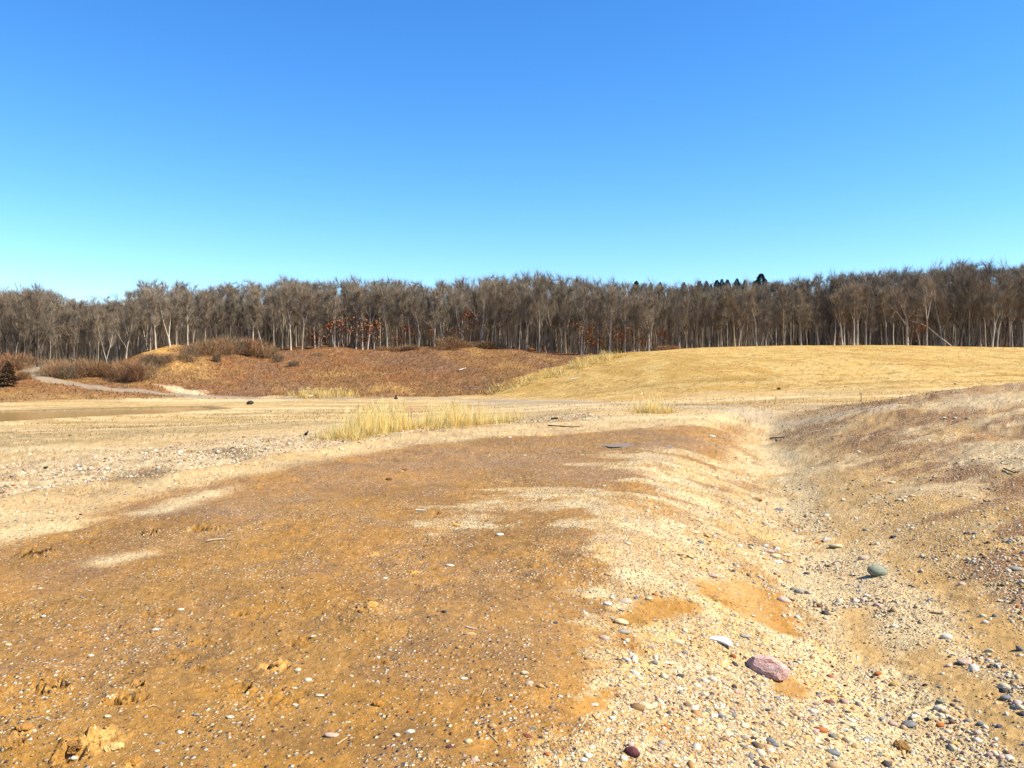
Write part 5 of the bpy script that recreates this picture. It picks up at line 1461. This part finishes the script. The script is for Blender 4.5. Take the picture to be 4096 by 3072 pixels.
# ------------------------------------------------------------------ stones one can point to
def stone_material():
    m, nt, b = new_mat("stone")
    L = nt.links.new
    oi = N(nt, "ShaderNodeObjectInfo"); tc = N(nt, "ShaderNodeTexCoord")
    n = N(nt, "ShaderNodeTexNoise"); n.inputs['Scale'].default_value = 2.6; n.inputs['Detail'].default_value = 5; n.inputs['Roughness'].default_value = .7
    ad = N(nt, "ShaderNodeVectorMath", operation='ADD'); L(tc.outputs['Object'], ad.inputs[0])
    sc_ = N(nt, "ShaderNodeVectorMath", operation='SCALE'); cmb = N(nt, "ShaderNodeCombineXYZ")
    L(oi.outputs['Random'], cmb.inputs[0]); L(oi.outputs['Random'], cmb.inputs[1]); L(cmb.outputs[0], sc_.inputs[0]); sc_.inputs['Scale'].default_value = 50
    L(sc_.outputs[0], ad.inputs[1]); L(ad.outputs[0], n.inputs['Vector'])
    r = N(nt, "ShaderNodeMapRange"); L(n.outputs[0], r.inputs[0]); r.inputs[1].default_value = .3; r.inputs[2].default_value = .7; r.inputs[3].default_value = .70; r.inputs[4].default_value = 1.12
    mul = N(nt, "ShaderNodeMix", data_type='RGBA', blend_type='MULTIPLY'); mul.inputs['Factor'].default_value = 1
    L(oi.outputs['Color'], mul.inputs[6]); L(r.outputs[0], mul.inputs[7]); L(mul.outputs[2], b.inputs['Base Color'])
    bp = N(nt, "ShaderNodeBump"); bp.inputs['Strength'].default_value = .35; bp.inputs['Distance'].default_value = .06
    L(n.outputs[0], bp.inputs['Height']); L(bp.outputs[0], b.inputs['Normal'])
    b.inputs['Roughness'].default_value = .75; b.inputs['Specular IOR Level'].default_value = .25
    return m
M_STONE = stone_material()
def stone_proto(seed, sub, angular):
    g = np.random.default_rng(seed)
    bm = bmesh.new(); bmesh.ops.create_icosphere(bm, subdivisions=sub, radius=.5)
    V = np.array([v.co[:] for v in bm.verts]) * 2
    if angular:
        for _ in range(9):
            nrm = unit(g.normal(0, 1, 3)); d = g.uniform(.55, .85)
            over = np.maximum(V @ nrm - d, 0); V = V - over[:, None] * nrm
    k = g.normal(0, 1, (3, 3)); ph = g.uniform(0, 6, 3)
    V = V * (1 + .09 * np.sin(V @ k * 2.2 + ph).sum(1, keepdims=True) / 1.5)
    V = V * np.array([.5, .5 * g.uniform(.62, .85), .5 * g.uniform(.42, .62)])
    me = bpy.data.meshes.new("stone")
    for v, c in zip(bm.verts, V): v.co = c
    for f in bm.faces: f.smooth = not angular
    bm.to_mesh(me); bm.free(); me.materials.append(M_STONE)
    return me
ROUND = [stone_proto(400 + i, 2, False) for i in range(6)]
FLATS = [stone_proto(420 + i, 2, False) for i in range(3)]
ANG = [stone_proto(440 + i, 2, True) for i in range(4)]
BIGR = [stone_proto(460, 3, False), stone_proto(461, 3, True)]

CN = {'w': ((252, 238, 208), "white"), 'c': ((246, 220, 166), "cream"), 'p': ((232, 196, 166), "pinkish"), 'g': ((184, 172, 152), "grey"), 'b': ((146, 146, 142), "blue-grey"), 't': ((224, 178, 118), "tan"),
      'y': ((236, 190, 108), "yellow"), 'o': ((206, 116, 50), "orange-brown"), 'm': ((110, 58, 56), "maroon"), 'd': ((92, 86, 92), "dark grey"), 'e': ((154, 156, 130), "greenish grey"), 'n': ((86, 82, 104), "dark bluish"), 'r': ((150, 78, 50), "reddish brown")}
HAND = [  # u, v, width px, colour, form (r round, f flat, a angular)
 (607.5, 603.4, 9, 'w', 'r'), (624.3, 601.5, 15, 'p', 'f'), (611.9, 597.5, 5, 'w', 'r'), (648.5, 599.4, 6.5, 'c', 'r'), (622, 610, 7, 'g', 'f'), (629.4, 611.4, 4.5, 'c', 'r'), (611, 617.3, 6, 'g', 'r'),
 (621.4, 621.7, 14, 'c', 'f'), (622.9, 632.6, 13, 'g', 'f'), (603.8, 638.5, 10, 'p', 'r'), (677, 642.2, 14, 'c', 'r'), (745, 636, 12, 'g', 'f'), (632, 656.5, 9, 'p', 'f'), (654.3, 663.4, 7, 'b', 'r'),
 (666.8, 663.8, 7.5, 'w', 'f'), (633.8, 673.2, 9, 'w', 'f'), (529, 684.6, 8.5, 'p', 'r'), (540, 687.6, 9, 't', 'a'), (525.5, 674.7, 6, 'c', 'r'), (593.6, 705.9, 9, 'w', 'f'), (645, 706.6, 16, 'c', 'f'), (659, 706, 8, 't', 'r'),
 (533.5, 727.8, 6.5, 'b', 'a'), (527, 735, 9.5, 'r', 'f'), (721, 717, 10, 'b', 'f'), (770, 741.7, 10, 'b', 'r'), (751.7, 734.4, 7.5, 'c', 'r'), (583.3, 759.3, 8, 'w', 'r'), (592, 747.6, 7, 'w', 'f'), (560, 697.8, 5, 'w', 'r'),
 (555.5, 623.4, 5.5, 'd', 'r'), (585.5, 613.9, 5, 'w', 'r'), (752.5, 615.8, 5, 'w', 'r'), (759.5, 577.7, 5, 'w', 'r'), (712.2, 575.5, 13, 'p', 'f'), (609, 573.3, 10, 't', 'a'), (707, 537, 8.5, 'y', 'a'), (700.5, 542.6, 7, 'b', 'r'),
 (739.3, 546.8, 6.5, 'w', 'r'), (765, 546.7, 6, 'w', 'r'), (769, 552, 10, 'p', 'r'), (776.5, 550.9, 7, 'w', 'r'), (775, 557, 10, 'c', 'r'), (777.6, 562.5, 10, 'w', 'f'), (786.3, 556, 10, 'c', 'f'), (787.5, 562, 9.5, 'p', 'r'), (761, 551, 5, 'g', 'r'),
 (757, 500, 11, 't', 'a'), (712, 436.7, 7, 'w', 'f'), (778.4, 510.3, 9.5, 'b', 'f'), (826.7, 541, 9.5, 'w', 'a'), (836, 546.7, 13, 'c', 'f'), (863, 559.3, 10.5, 'p', 'r'), (877, 545, 5, 'w', 'r'), (892.4, 482.6, 8, 'c', 'f'),
 (695, 533, 9, 'c', 'f'), (1016, 569, 13, 'g', 'f'), (783.5, 600.9, 13, 'p', 'r'), (793, 590, 7.5, 'e', 'r'), (798.9, 592.8, 9.5, 'g', 'r'), (806, 593.4, 6.5, 'n', 'r'), (842.8, 578.5, 8.5, 'p', 'f'), (946, 638.5, 11, 'w', 'r'),
 (962, 583.6, 8, 'p', 'r'), (990, 651, 9.5, 'c', 'a'), (985.6, 623, 6.5, 'w', 'r'), (965.9, 663.4, 16, 'p', 'a'), (949, 666.8, 7, 'p', 'r'), (878, 677.3, 8.5, 'o', 'r'), (896.3, 684.6, 12.5, 'y', 'f'), (818, 694, 6.5, 'm', 'a'),
 (829, 703, 10.5, 'r', 'f'), (812.8, 712.5, 9, 'w', 'r'), (850, 725.6, 12.5, 'c', 'f'), (844, 731, 9, 'w', 'a'), (939.5, 708.8, 11, 'w', 'r'), (941.7, 702.5, 9, 'e', 'f'), (941, 723.4, 9, 'o', 'f'), (998.8, 724, 6.5, 'n', 'r'),
 (980.5, 721, 7, 'b', 'r'), (909.5, 724, 14, 'b', 'f'), (883, 720.5, 8.5, 'g', 'r'), (893, 724.6, 9, 'p', 'r'), (932, 718, 9.5, 'c', 'a'), (914, 718.5, 8.5, 'w', 'a'), (833.3, 752.7, 13, 'b', 'f'), (955.6, 744, 10, 'y', 'f'),
 (787, 744.7, 12.5, 'c', 'f'), (774.7, 746, 7.5, 'b', 'r'), (848.7, 741.5, 12, 'c', 'r'), (869, 739.8, 10, 'g', 'f'), (977.6, 731.5, 9, 'p', 'r'), (894.8, 626, 7.5, 'w', 'f'), (867.7, 596.8, 7, 'w', 'f'), (1006.9, 696.4, 12, 'b', 'f'),
 (332, 735.4, 14, 'p', 'f'), (180.4, 730.7, 6, 'w', 'f'), (155, 630.7, 7, 'w', 'f'), (140, 631.5, 5, 'g', 'f'), (91, 654.4, 6.5, 'w', 'a'), (43.5, 614.4, 5, 'w', 'r'), (181, 610.4, 6.5, 'w', 'f'), (307.7, 680.4, 7, 'w', 'r'),
 (298, 670.6, 6, 'w', 'r'), (294, 688, 6.5, 'c', 'f'), (319.6, 695.6, 8, 'w', 'f'), (295, 702, 6, 'w', 'f'), (230, 717, 7, 'w', 'a'), (196, 714, 7, 'g', 'f'), (107, 718, 7, 'c', 'a'), (74, 753.6, 6.5, 'w', 'r'), (54.6, 670, 6.5, 'g', 'f'),
 (39.6, 588.8, 4.5, 'w', 'r'), (8, 644.5, 6, 'c', 'f'), (313, 636.7, 6, 'w', 'f'), (316.8, 640, 5, 'w', 'a'), (156.6, 750.5, 5.5, 'w', 'r'), (160.6, 743, 5.5, 'b', 'r'), (450, 567.4, 8, 'w', 'f'), (385, 577, 4.5, 'w', 'r'),
 (444.5, 611.7, 6.5, 'd', 'a'), (463.4, 678, 6, 'w', 'f'), (524, 674.5, 6.5, 'c', 'r'), (469, 634, 10.5, 't', 'f'), (458.7, 647.6, 5.5, 't', 'r'), (409.7, 733, 9.5, 'w', 'a'), (397, 735.4, 7, 'p', 'a'), (468, 742.6, 8, 'c', 'r'),
 (450, 749.4, 8, 'm', 'f'), (474.5, 761.5, 10, 'p', 'a'), (492, 762.3, 11, 'c', 'f'), (492, 726.7, 8.5, 't', 'r'), (409, 713, 5, 'o', 'r'), (499.8, 535, 8, 'w', 'f'), (524.5, 455.6, 4, 'w', 'r'), (509, 437.5, 4.5, 'w', 'r'), (604, 486.5, 4, 'w', 'a'),
 (341, 449.5, 7, 'c', 'a'), (373, 440.3, 5, 'w', 'f'), (747, 479, 5, 'w', 'f'), (858, 452, 4, 'w', 'r'), (944, 418, 4, 'w', 'r'), (955, 418.5, 4, 'w', 'r'), (968, 419, 6, 'g', 'f'), (929, 441, 4, 'w', 'r'), (899, 500, 6, 'w', 'f'), (905, 497, 5, 'w', 'f'),
 (912, 496, 6, 'c', 'f'), (912, 529, 5, 'w', 'r'), (865, 530, 5, 'b', 'r'), (843, 500, 4.5, 'w', 'r'), (826, 516, 6, 'w', 'r'), (1000, 600, 6, 'w', 'f'), (930, 600, 5, 'b', 'r'), (1009, 542, 5, 'b', 'r'),
]
LAND = [(767, 669, "the pink granite rock"), (722, 644, "the white crescent-shaped shard"), (632, 756, "the maroon cobble"), (877, 575, "the big greenish-grey boulder"), (777, 556, "the cluster of white stones"), (757, 500, "the angular tan stone"),
        (92, 742, "the big lump of yellow soil"), (332, 735, "the smooth buff stone in the near mud"), (740, 600, "the brown mud patch in the pale gravel"), (836, 545, "the flat cream stone in the ditch bed"), (946, 638, "the white stone in silt on the bank"),
        (896, 685, "the yellow oval stone"), (35, 555, "the dark-rimmed mud hole"), (368, 610, "the crumbly yellow clump in the mud"), (272, 667, "the rough footprint in the mud"), (620, 610, "the string of pale stones at the mud's edge"), (970, 484, "the dark weed patch on the bank"),
        (500, 535, "the tongue of pale gravel in the mud"), (940, 708, "the white and grey stones near the right corner"), (470, 660, "the smooth damp mud in mid pad"), (380, 430, "the tall grass"), (250, 450, "the dark weeds on the terrace"), (660, 446, "the bluish puddles"),
        (150, 533, "the ring-shaped print in the mud"), (840, 750, "the purple-grey long cobble"), (970, 664, "the crumbly pale rock on the bank"), (820, 420, "the bank's far crest"), (140, 475, "the terrace edge"), (200, 640, "the trodden mud on the left"), (520, 700, "the dark gravelly mud before the camera")]
FORM = {'r': "rounded", 'f': "flat", 'a': "angular"}
used_labels = {}
def stone_label(u, v, cn, fr, wpx, zone_word):
    size = "small" if wpx < 5 else "fist-sized" if wpx > 11 else "middling"
    ds = sorted(LAND, key=lambda L_: (L_[0] - u) ** 2 + (2.0 * (L_[1] - v)) ** 2)
    for L_ in ds[:6]:
        du, dv = u - L_[0], (v - L_[1]) * 2
        if abs(du) < 5 and abs(dv) < 8: rel = "close against"
        elif abs(du) > abs(dv): rel = ("right of" if du > 0 else "left of") if abs(du) > 30 else ("just right of" if du > 0 else "just left of")
        else: rel = ("in front of" if dv > 0 else "beyond") if abs(dv) > 30 else ("just in front of" if dv > 0 else "just beyond")
        lab = f"{size} {FORM[fr]} {CN[cn][1]} stone {rel} {L_[2]}"
        lab = " ".join(lab.split()[:16])
        if lab not in used_labels:
            used_labels[lab] = 1
            return lab
    used_labels[lab] += 1
    return lab
def put_stone(u, v, wpx, cn, fr, label=None, name="stone", group="stones strewn over the ground", proto=None, col=None, pos=None, sink=.40, rot=None, tall=1.0):
    x, y, z = pos if pos is not None else g1(u, v)
    if pos is None:
        z = float(height(np.array([x]), np.array([y]))[0])
    w = wpx / 852 * math.hypot(y, CAM_Z - z)
    me = proto or (random.choice(ROUND) if fr == 'r' else random.choice(FLATS) if fr == 'f' else random.choice(ANG))
    o = bpy.data.objects.new(name, me); COL.objects.link(o)
    sx = w * 1.05
    zs = sx * {'r': 1.0, 'f': .62, 'a': .95}[fr] * tall
    o.scale = (sx, sx, zs)
    o.location = (x, y, z + zs * .27 - sink * zs * .5)
    o.rotation_euler = (random.uniform(-.12, .12), random.uniform(-.12, .12), rot if rot is not None else random.uniform(-.5, .5))
    c = np.array(col if col is not None else alb(CN[cn][0])) * random.uniform(.88, 1.04)
    o.color = (*c, 1)
    o["label"] = label or stone_label(u, v, cn, fr, wpx, ""); o["category"] = "stone"
    if group: o["group"] = group
    return o
def granite():
    g = np.random.default_rng(77)
    bm = bmesh.new(); bmesh.ops.create_icosphere(bm, subdivisions=4, radius=1)
    V = np.array([v.co[:] for v in bm.verts])
    V = np.sign(V) * np.abs(V) ** .62 * .78                       # blocky
    for nrm, dd in (((.7, .2, .68), .62), ((-.6, .5, .62), .66), ((.3, -.8, .5), .64), ((.9, -.4, .1), .72), ((-.85, -.4, .35), .72), ((.1, .75, .65), .7)):
        nn_ = unit(np.array(nrm)); V = V - np.maximum(V @ nn_ - dd, 0)[:, None] * nn_
    V = V * (1 + .16 * (fbm(V[:, 0] * 3 + 5, V[:, 1] * 3 + V[:, 2] * 2, 601, 4) - .5)[:, None])
    V = V * [.62, .36, .34]
    for v, c in zip(bm.verts, V): v.co = c
    me = bpy.data.meshes.new("granite_rock"); bm.to_mesh(me); bm.free()
    m, nt, b = new_mat("pink_granite"); L = nt.links.new
    tc = N(nt, "ShaderNodeTexCoord"); mp = N(nt, "ShaderNodeMapping"); mp.inputs['Scale'].default_value = (2.2, 5.0, 5.0); mp.inputs['Rotation'].default_value = (0, .3, .5)
    L(tc.outputs['Object'], mp.inputs[0])
    n = N(nt, "ShaderNodeTexNoise"); n.inputs['Scale'].default_value = 1.6; n.inputs['Detail'].default_value = 6; n.inputs['Roughness'].default_value = .7
    L(mp.outputs[0], n.inputs['Vector'])
    cr = N(nt, "ShaderNodeValToRGB"); e = cr.color_ramp.elements
    e[0].position = .30; e[0].color = (*alb((140, 84, 76)), 1); e[1].position = .74; e[1].color = (*alb((232, 160, 110)), 1)
    for p_, c_ in ((.42, (206, 140, 122)), (.50, (240, 206, 186)), (.57, (214, 150, 134)), (.64, (246, 222, 204))):
        q = e.new(p_); q.color = (*alb(c_), 1)
    L(n.outputs[0], cr.inputs[0]); L(cr.outputs[0], b.inputs['Base Color'])
    bp = N(nt, "ShaderNodeBump"); bp.inputs['Strength'].default_value = .5; bp.inputs['Distance'].default_value = .05
    L(n.outputs[0], bp.inputs['Height']); L(bp.outputs[0], b.inputs['Normal']); b.inputs['Roughness'].default_value = .8
    me.materials.append(m)
    return me
put_stone(767, 673, 40, 'p', 'a', "big pink and white granite rock lying on the pale gravel", "rock", None, granite(), rot=-.62, sink=.25)
put_stone(632, 757, 15, 'm', 'r', "smooth dark maroon cobble on the pale gravel at the bottom edge", "cobble", None, BIGR[0], sink=.1, tall=1.1)
put_stone(877, 576, 20, 'e', 'r', "big greenish-grey boulder in the stony ditch bed", "boulder", None, BIGR[0], sink=.1, rot=.1)
for h_ in HAND:
    put_stone(*h_)
# more stones, drawn from the ground where the photograph is stony
g_ = np.random.default_rng(231)
wst = inview * ((.9 * GM['bank'] + .8 * GM['bed'] * (GM['d'] > -1.2) * (GM['d'] < 1)) * (1 - .9 * GM['silt']) * (RAD < 30) + 1.5 * GM['terr'] + .5 * GM['pad'] * GM['pale'] * (RAD < 14) + .12 * GM['pad'] * (RAD < 9))
P, idx = pick_ground(wst, 128, g_)
U, Vv = project(P[:, 0], P[:, 1], P[:, 2])
for k in range(len(P)):
    cn = 'wwwccccppgggbbttte'[g_.integers(0, 18)]
    fr = 'rrffa'[g_.integers(0, 5)]
    put_stone(U[k], Vv[k], float(g_.uniform(2.6, 5.0)), cn, fr, pos=tuple(P[k]))

# things of their own far out and near
def single(name, me, loc, label, cat, col, rot=(0, 0, 0), scale=None, group=None):
    o = link(name, me, label=label, cat=cat, group=group)
    o.location = loc; o.rotation_euler = rot; o.color = (*col, 1)
    if scale is not None: o.scale = scale
    return o
put_stone(308.5, 397.2, 9, 'w', 'a', "pale block of stone at the foot of the rust slope, before the straw band", "stone_block", None, ANG[0], sink=.1, tall=.7)
put_stone(250, 404.5, 7, 'd', 'r', "dark boulder alone on the flat beyond the pond's end", "boulder", None, ROUND[1], alb((70, 62, 56)), sink=.1)
put_stone(510.5, 422, 5.5, 'c', 'r', "pale stone at the right end of the tall grass", "boulder", None, ROUND[2], sink=.05)
put_stone(70, 436, 3.2, 'd', 'a', "dark lump on the left flat", "stone", None, None, alb((70, 60, 52)), sink=.1)
put_stone(11, 438, 3.5, 'w', 'a', "white stone near the left edge of the flat", "stone", None, None, sink=.1)
put_stone(46, 468, 6, 'd', 'a', "dark stone on the pale terrace", "stone", None, None, alb((66, 56, 50)), sink=.1)
put_stone(779, 389.5, 5, 't', 'a', "rusty lump lying on the pale slope before the tan hill", "boulder", None, ANG[1], alb((150, 98, 60)), sink=.1)
put_stone(955.5, 384.3, 3.5, 'w', 'r', "small white stone at the foot of the tan hill right of the white stake", "stone", None, None, sink=.1)
put_stone(241, 427.5, 3, 'w', 'a', "tiny white stone amid the left flat", "stone", None, None, sink=.1)
# dark figure-like stump with a knob on top
x, y, z = g1(396, 399)
V, Fq = [], []
s = y / 852
tube(V, Fq, [[0, 0, -.1], [0, 0, 1.3 * s], [0.1 * s, 0, 2.0 * s]], [2.2 * s, 1.9 * s, .8 * s], 7)
tube(V, Fq, [[0, 0, 1.9 * s], [0, 0, 2.6 * s], [0, 0, 3.4 * s], [0, 0, 3.9 * s]], [.3 * s, .9 * s, .9 * s, .2 * s], 6)
single("stump", make_mesh("stump", V, Fq, M_STONE), (x, y, z), "small black stump with a knob on top, out on the far flat", "stump", alb((50, 46, 42)))

# the white crescent shard: a curved thin piece
def shard(n=14, L=.125, W=.046, th=.006):
    bm = bmesh.new(); rows = []
    for i in range(n + 1):
        t = i / n; a = (t - .5) * 1.55
        R = L / 1.35
        cx, cy = R * math.sin(a), R * math.cos(a) - R * .9
        w = W * math.sin(math.pi * min(max(t * .97 + .015, 0), 1)) ** .75 / 2 + .001
        nx, ny = math.sin(a), math.cos(a)
        rows.append([bm.verts.new((cx + nx * w, cy + ny * w, th + .006 * math.sin(math.pi * t))), bm.verts.new((cx - nx * w, cy - ny * w, th + .006 * math.sin(math.pi * t))),
                     bm.verts.new((cx - nx * w, cy - ny * w, 0)), bm.verts.new((cx + nx * w, cy + ny * w, 0))])
    for i in range(n):
        for k in range(4):
            bm.faces.new((rows[i][k], rows[i][(k + 1) % 4], rows[i + 1][(k + 1) % 4], rows[i + 1][k]))
    bm.faces.new(rows[0]); bm.faces.new(rows[-1][::-1])
    bmesh.ops.recalc_face_normals(bm, faces=bm.faces[:])
    me = bpy.data.meshes.new("shard"); bm.to_mesh(me); bm.free(); me.materials.append(M_STONE)
    return me
x, y, z = g1(722, 645); z = float(height(np.array([x]), np.array([y]))[0])
single("shard", shard(), (x, y, z + .010), "thin white crescent-shaped shard lying on the pale gravel", "shard", (.86, .84, .80), (.22, .10, -.75), (1.3, 1.3, 1.3))

# stakes
M_PLAIN = attr_material("stake_paint", rough=.7)
def stake(u, vb, vt, wpx, shaft, tip, label, tiplen=.2, part="flag"):
    x, y, z = g1(u, vb)
    h = (vb - vt) / 852 * y; w = max(wpx / 852 * y, .012)
    root = bpy.data.objects.new("stake", None); COL.objects.link(root)
    root.location = (x, y, z); root["label"] = label; root["category"] = "stake"; root["group"] = "survey stakes"
    V, Fq = [], []
    tube(V, Fq, [[0, 0, -.15], [0, 0, h * .5], [0, 0, h]], [w / 2] * 3, 4)
    k = len(V); V += [np.array([0, 0, h + .01])]; Fq += []
    link("shaft", make_mesh("shaft", V, np.array(Fq), M_PLAIN, False, dict(tone=np.tile(alb(shaft), (len(V), 1)))), parent=root)
    if tip:
        V, Fq = [], []
        tube(V, Fq, [[0, 0, h * (1 - tiplen)], [0, 0, h * .98], [0, 0, h + .006]], [w * .62, w * .62, w * .5], 4)
        link(part, make_mesh(part, V, np.array(Fq), M_PLAIN, False, dict(tone=np.tile(alb(tip), (len(V), 1)))), parent=root)
stake(411.3, 427, 408, .9, (120, 70, 48), (255, 110, 120), "thin stake with a pink top at the right end of the dense grass clump", .22, "painted_tip")
stake(861, 402.6, 393, .8, (110, 62, 40), None, "rusty thin stake on the far bank crest, right of the road")
stake(946.3, 384.8, 381, .8, (250, 240, 210), None, "short white stake at the foot of the tan hill")
stake(775.2, 401.8, 396.2, .6, (170, 120, 70), None, "faint thin stake before the pale bench, left of the rusty one")

# fallen wood, straws, dark litter
M_WOOD = bark_material("dead_wood")
def stick(p_uv, r, col, label, name="stick", cat="stick", lift=.012, sides=5):
    pts = []
    for (u, v) in p_uv:
        x, y, z = g1(u, v); z = float(height(np.array([x]), np.array([y]))[0])
        pts.append(np.array([x, y, z + lift]))
    o0 = pts[0].copy()
    V, Fq = [], []
    tube(V, Fq, [p - o0 for p in pts], np.linspace(r, r * .5, len(pts)), sides)
    single(name, make_mesh(name, V, Fq, M_WOOD), tuple(o0), label, cat, col)
stick([(548, 426), (560, 426.6), (572, 427.2), (580, 427)], .025, (.07, .05, .035), "long thin dark stick lying across the pale road band")
stick([(551, 420.2), (555, 419.6), (558, 419.8)], .04, (.05, .04, .03), "short dark piece of wood on the far side of the road", lift=.05)
stick([(770, 439.5), (777, 438.8), (784, 438.9)], .025, (.045, .038, .03), "dark log at the head of the ditch", "log", "log", lift=.04)
stick([(207, 543), (216, 542), (224, 540.5)], .010, (.42, .34, .22), "pale dry stem with a knob lying in the mud at left")
stick([(306, 435.5), (308, 433.2)], .05, (.05, .045, .04), "dark chip standing beside the tall grass", lift=.05)
stick([(148, 708.5), (153, 707), (158, 707.3), (162, 709.8)], .0035, (.55, .42, .22), "curved straw on the near mud", "straw", "straw", lift=.006)
stick([(931, 614), (938, 614.4), (944, 615)], .009, (.55, .42, .22), "pale yellowish stick on the stony bank", lift=.01)
stick([(466, 627.5), (472, 629), (477, 629.5)], .006, (.55, .47, .34), "pale flake of bark in the middle of the mud", "bark_flake", "bark", lift=.006)
stick([(416, 511), (421, 511.3), (426, 511.5)], .012, (.66, .60, .48), "white straight lath lying on the mud", "lath", "lath", lift=.01)
stick([(337, 746), (342, 742), (348, 738)], .003, (.5, .38, .22), "short straw near the smooth buff stone", "straw", "straw", lift=.005)
stick([(490, 735), (498, 742)], .003, (.5, .38, .2), "straw in the dark gravelly mud at the bottom", "straw", "straw", lift=.005)
stick([(485, 690), (482, 697)], .003, (.5, .4, .22), "upright-lying straw in the gravelly mud", "straw", "straw", lift=.005)
stick([(588, 718), (580, 732)], .003, (.46, .36, .2), "thin straw at the border of mud and pale gravel", "straw", "straw", lift=.005)
stick([(592, 716), (597, 722)], .0035, (.14, .10, .07), "dark twig at the border of mud and pale gravel", "twig", "twig", lift=.006)
stick([(1004, 470), (1014, 474), (1020, 473)], .012, (.10, .07, .05), "dark twig beside the weed patch on the bank", "twig", "twig", lift=.02)
stick([(570, 382), (576, 380.5), (580, 379.6)], .10, (.5, .42, .32), "pale fallen branch lying on the rust slope's right part", "fallen_branch", "branch", lift=.3)
stick([(459, 372), (463, 370.6), (466, 369.8)], .10, (.56, .5, .42), "whitish fallen log on the right part of the rust slope", "fallen_log", "log", lift=.3)
stick([(160, 340.6), (166, 341.4), (172, 340.8)], .16, (.07, .05, .04), "dark hollow log lying on the bare dirt crest", "fallen_log", "log", lift=.2)
stick([(425, 346), (431, 347.5), (434, 348.4)], .12, (.12, .09, .06), "dark fallen limb below the V-shaped tree", "fallen_branch", "branch", lift=.25)
stick([(142, 377), (150, 378.5), (153, 377.5)], .10, (.42, .38, .33), "grey bleached branch at the foot of the low bushes", "fallen_branch", "branch", lift=.3)

# lumps of soil pushed up in the mud
M_SOIL = stone_material()
M_SOIL.name = "soil_lump"
def lump_proto(seed):
    g = np.random.default_rng(seed)
    bm = bmesh.new(); bmesh.ops.create_icosphere(bm, subdivisions=4, radius=1)
    V = np.array([v.co[:] for v in bm.verts])
    f = .55 * (fbm(V[:, 0] * 1.7 + seed, V[:, 1] * 1.7 + V[:, 2] * 1.3, seed, 3) - .5) + .42 * (fbm(V[:, 0] * 5 + seed, V[:, 1] * 5 + V[:, 2] * 4, seed + 3, 3) - .5)
    f += .30 * (fbm(V[:, 0] * 11 + V[:, 2] * 9, V[:, 1] * 11 - V[:, 2] * 7, seed + 5, 2) - .5)
    V = V * (1 + 1.25 * f[:, None]) * [.5, .42, .26]
    for v, c in zip(bm.verts, V): v.co = c
    me = bpy.data.meshes.new("soil_lump"); bm.to_mesh(me); bm.free(); me.materials.append(M_SOIL)
    return me
LUMPS = [lump_proto(501), lump_proto(502), lump_proto(503)]
for i, (u, v, w_, col, lab) in enumerate([
 (100, 737, 34, (226, 176, 96), "big lump of crumbly yellow soil near the bottom left corner"), (76, 748, 22, (172, 122, 60), "brown soil lump on the left flank of the big yellow one"), (112, 746, 20, (236, 196, 120), "pale crumbly lump at the right foot of the big yellow one"),  # the brown one's colour stands in for the pile's shaded left side
 (24, 732, 16, (196, 140, 66), "orange soil lump near the left bottom edge"), (15, 745, 13, (150, 104, 56), "brown soil lump below the orange one at the left edge"), (132, 762, 16, (200, 140, 58), "orange soil lump at the very bottom, right of the big yellow one"),
 (372, 609, 12, (230, 180, 96), "crumbly yellow clump in the middle of the mud"), (362, 613, 8, (196, 142, 70), "brown clod at the left of the crumbly yellow clump"), (276, 668, 11, (206, 152, 78), "soil clod pressed up inside the rough footprint"),
 (410, 573, 7, (206, 150, 76), "orange clod in the mud beyond the yellow clump"), (456, 525, 12, (226, 176, 92), "yellow clod in the upper middle of the mud"), (487, 456, 7, (222, 172, 92), "small yellow clod in the mud's far part"),
 (378, 706, 10, (200, 138, 54), "orange-yellow clod in the near mud left of the smooth damp patch"), (405, 470, 8, (150, 104, 58), "brown clod on the far left of the mud"), (389, 479.5, 7, (140, 96, 54), "dark brown clod near the far left clods"),
 (902, 749, 16, (176, 128, 62), "brown mossy clod in the gravel near the bottom right"), (866, 486, 8, (236, 190, 92), "yellow clod on the ditch's right side"), (850, 489, 6, (230, 186, 96), "small yellow clod beside the other on the ditch side"),
 (40, 552, 13, (120, 88, 56), "dark clod on the rim of the dark-rimmed mud hole"), (24, 557, 10, (104, 76, 50), "clod at the left of the dark-rimmed mud hole, its shade painted dark")]):  # the left clod carries the hole's shaded side as dark colour
    x, y, z = g1(u, v); z = float(height(np.array([x]), np.array([y]))[0])
    s = w_ / 852 * y
    o = single("soil_lump", LUMPS[i % 3], (x, y, z - .06 * s), lab, "soil lump", alb(col), (random.uniform(-.2, .2), random.uniform(-.2, .2), random.uniform(0, 6.28)), (s, s, s * random.uniform(.7, 1.0)), "soil lumps in the trodden mud")
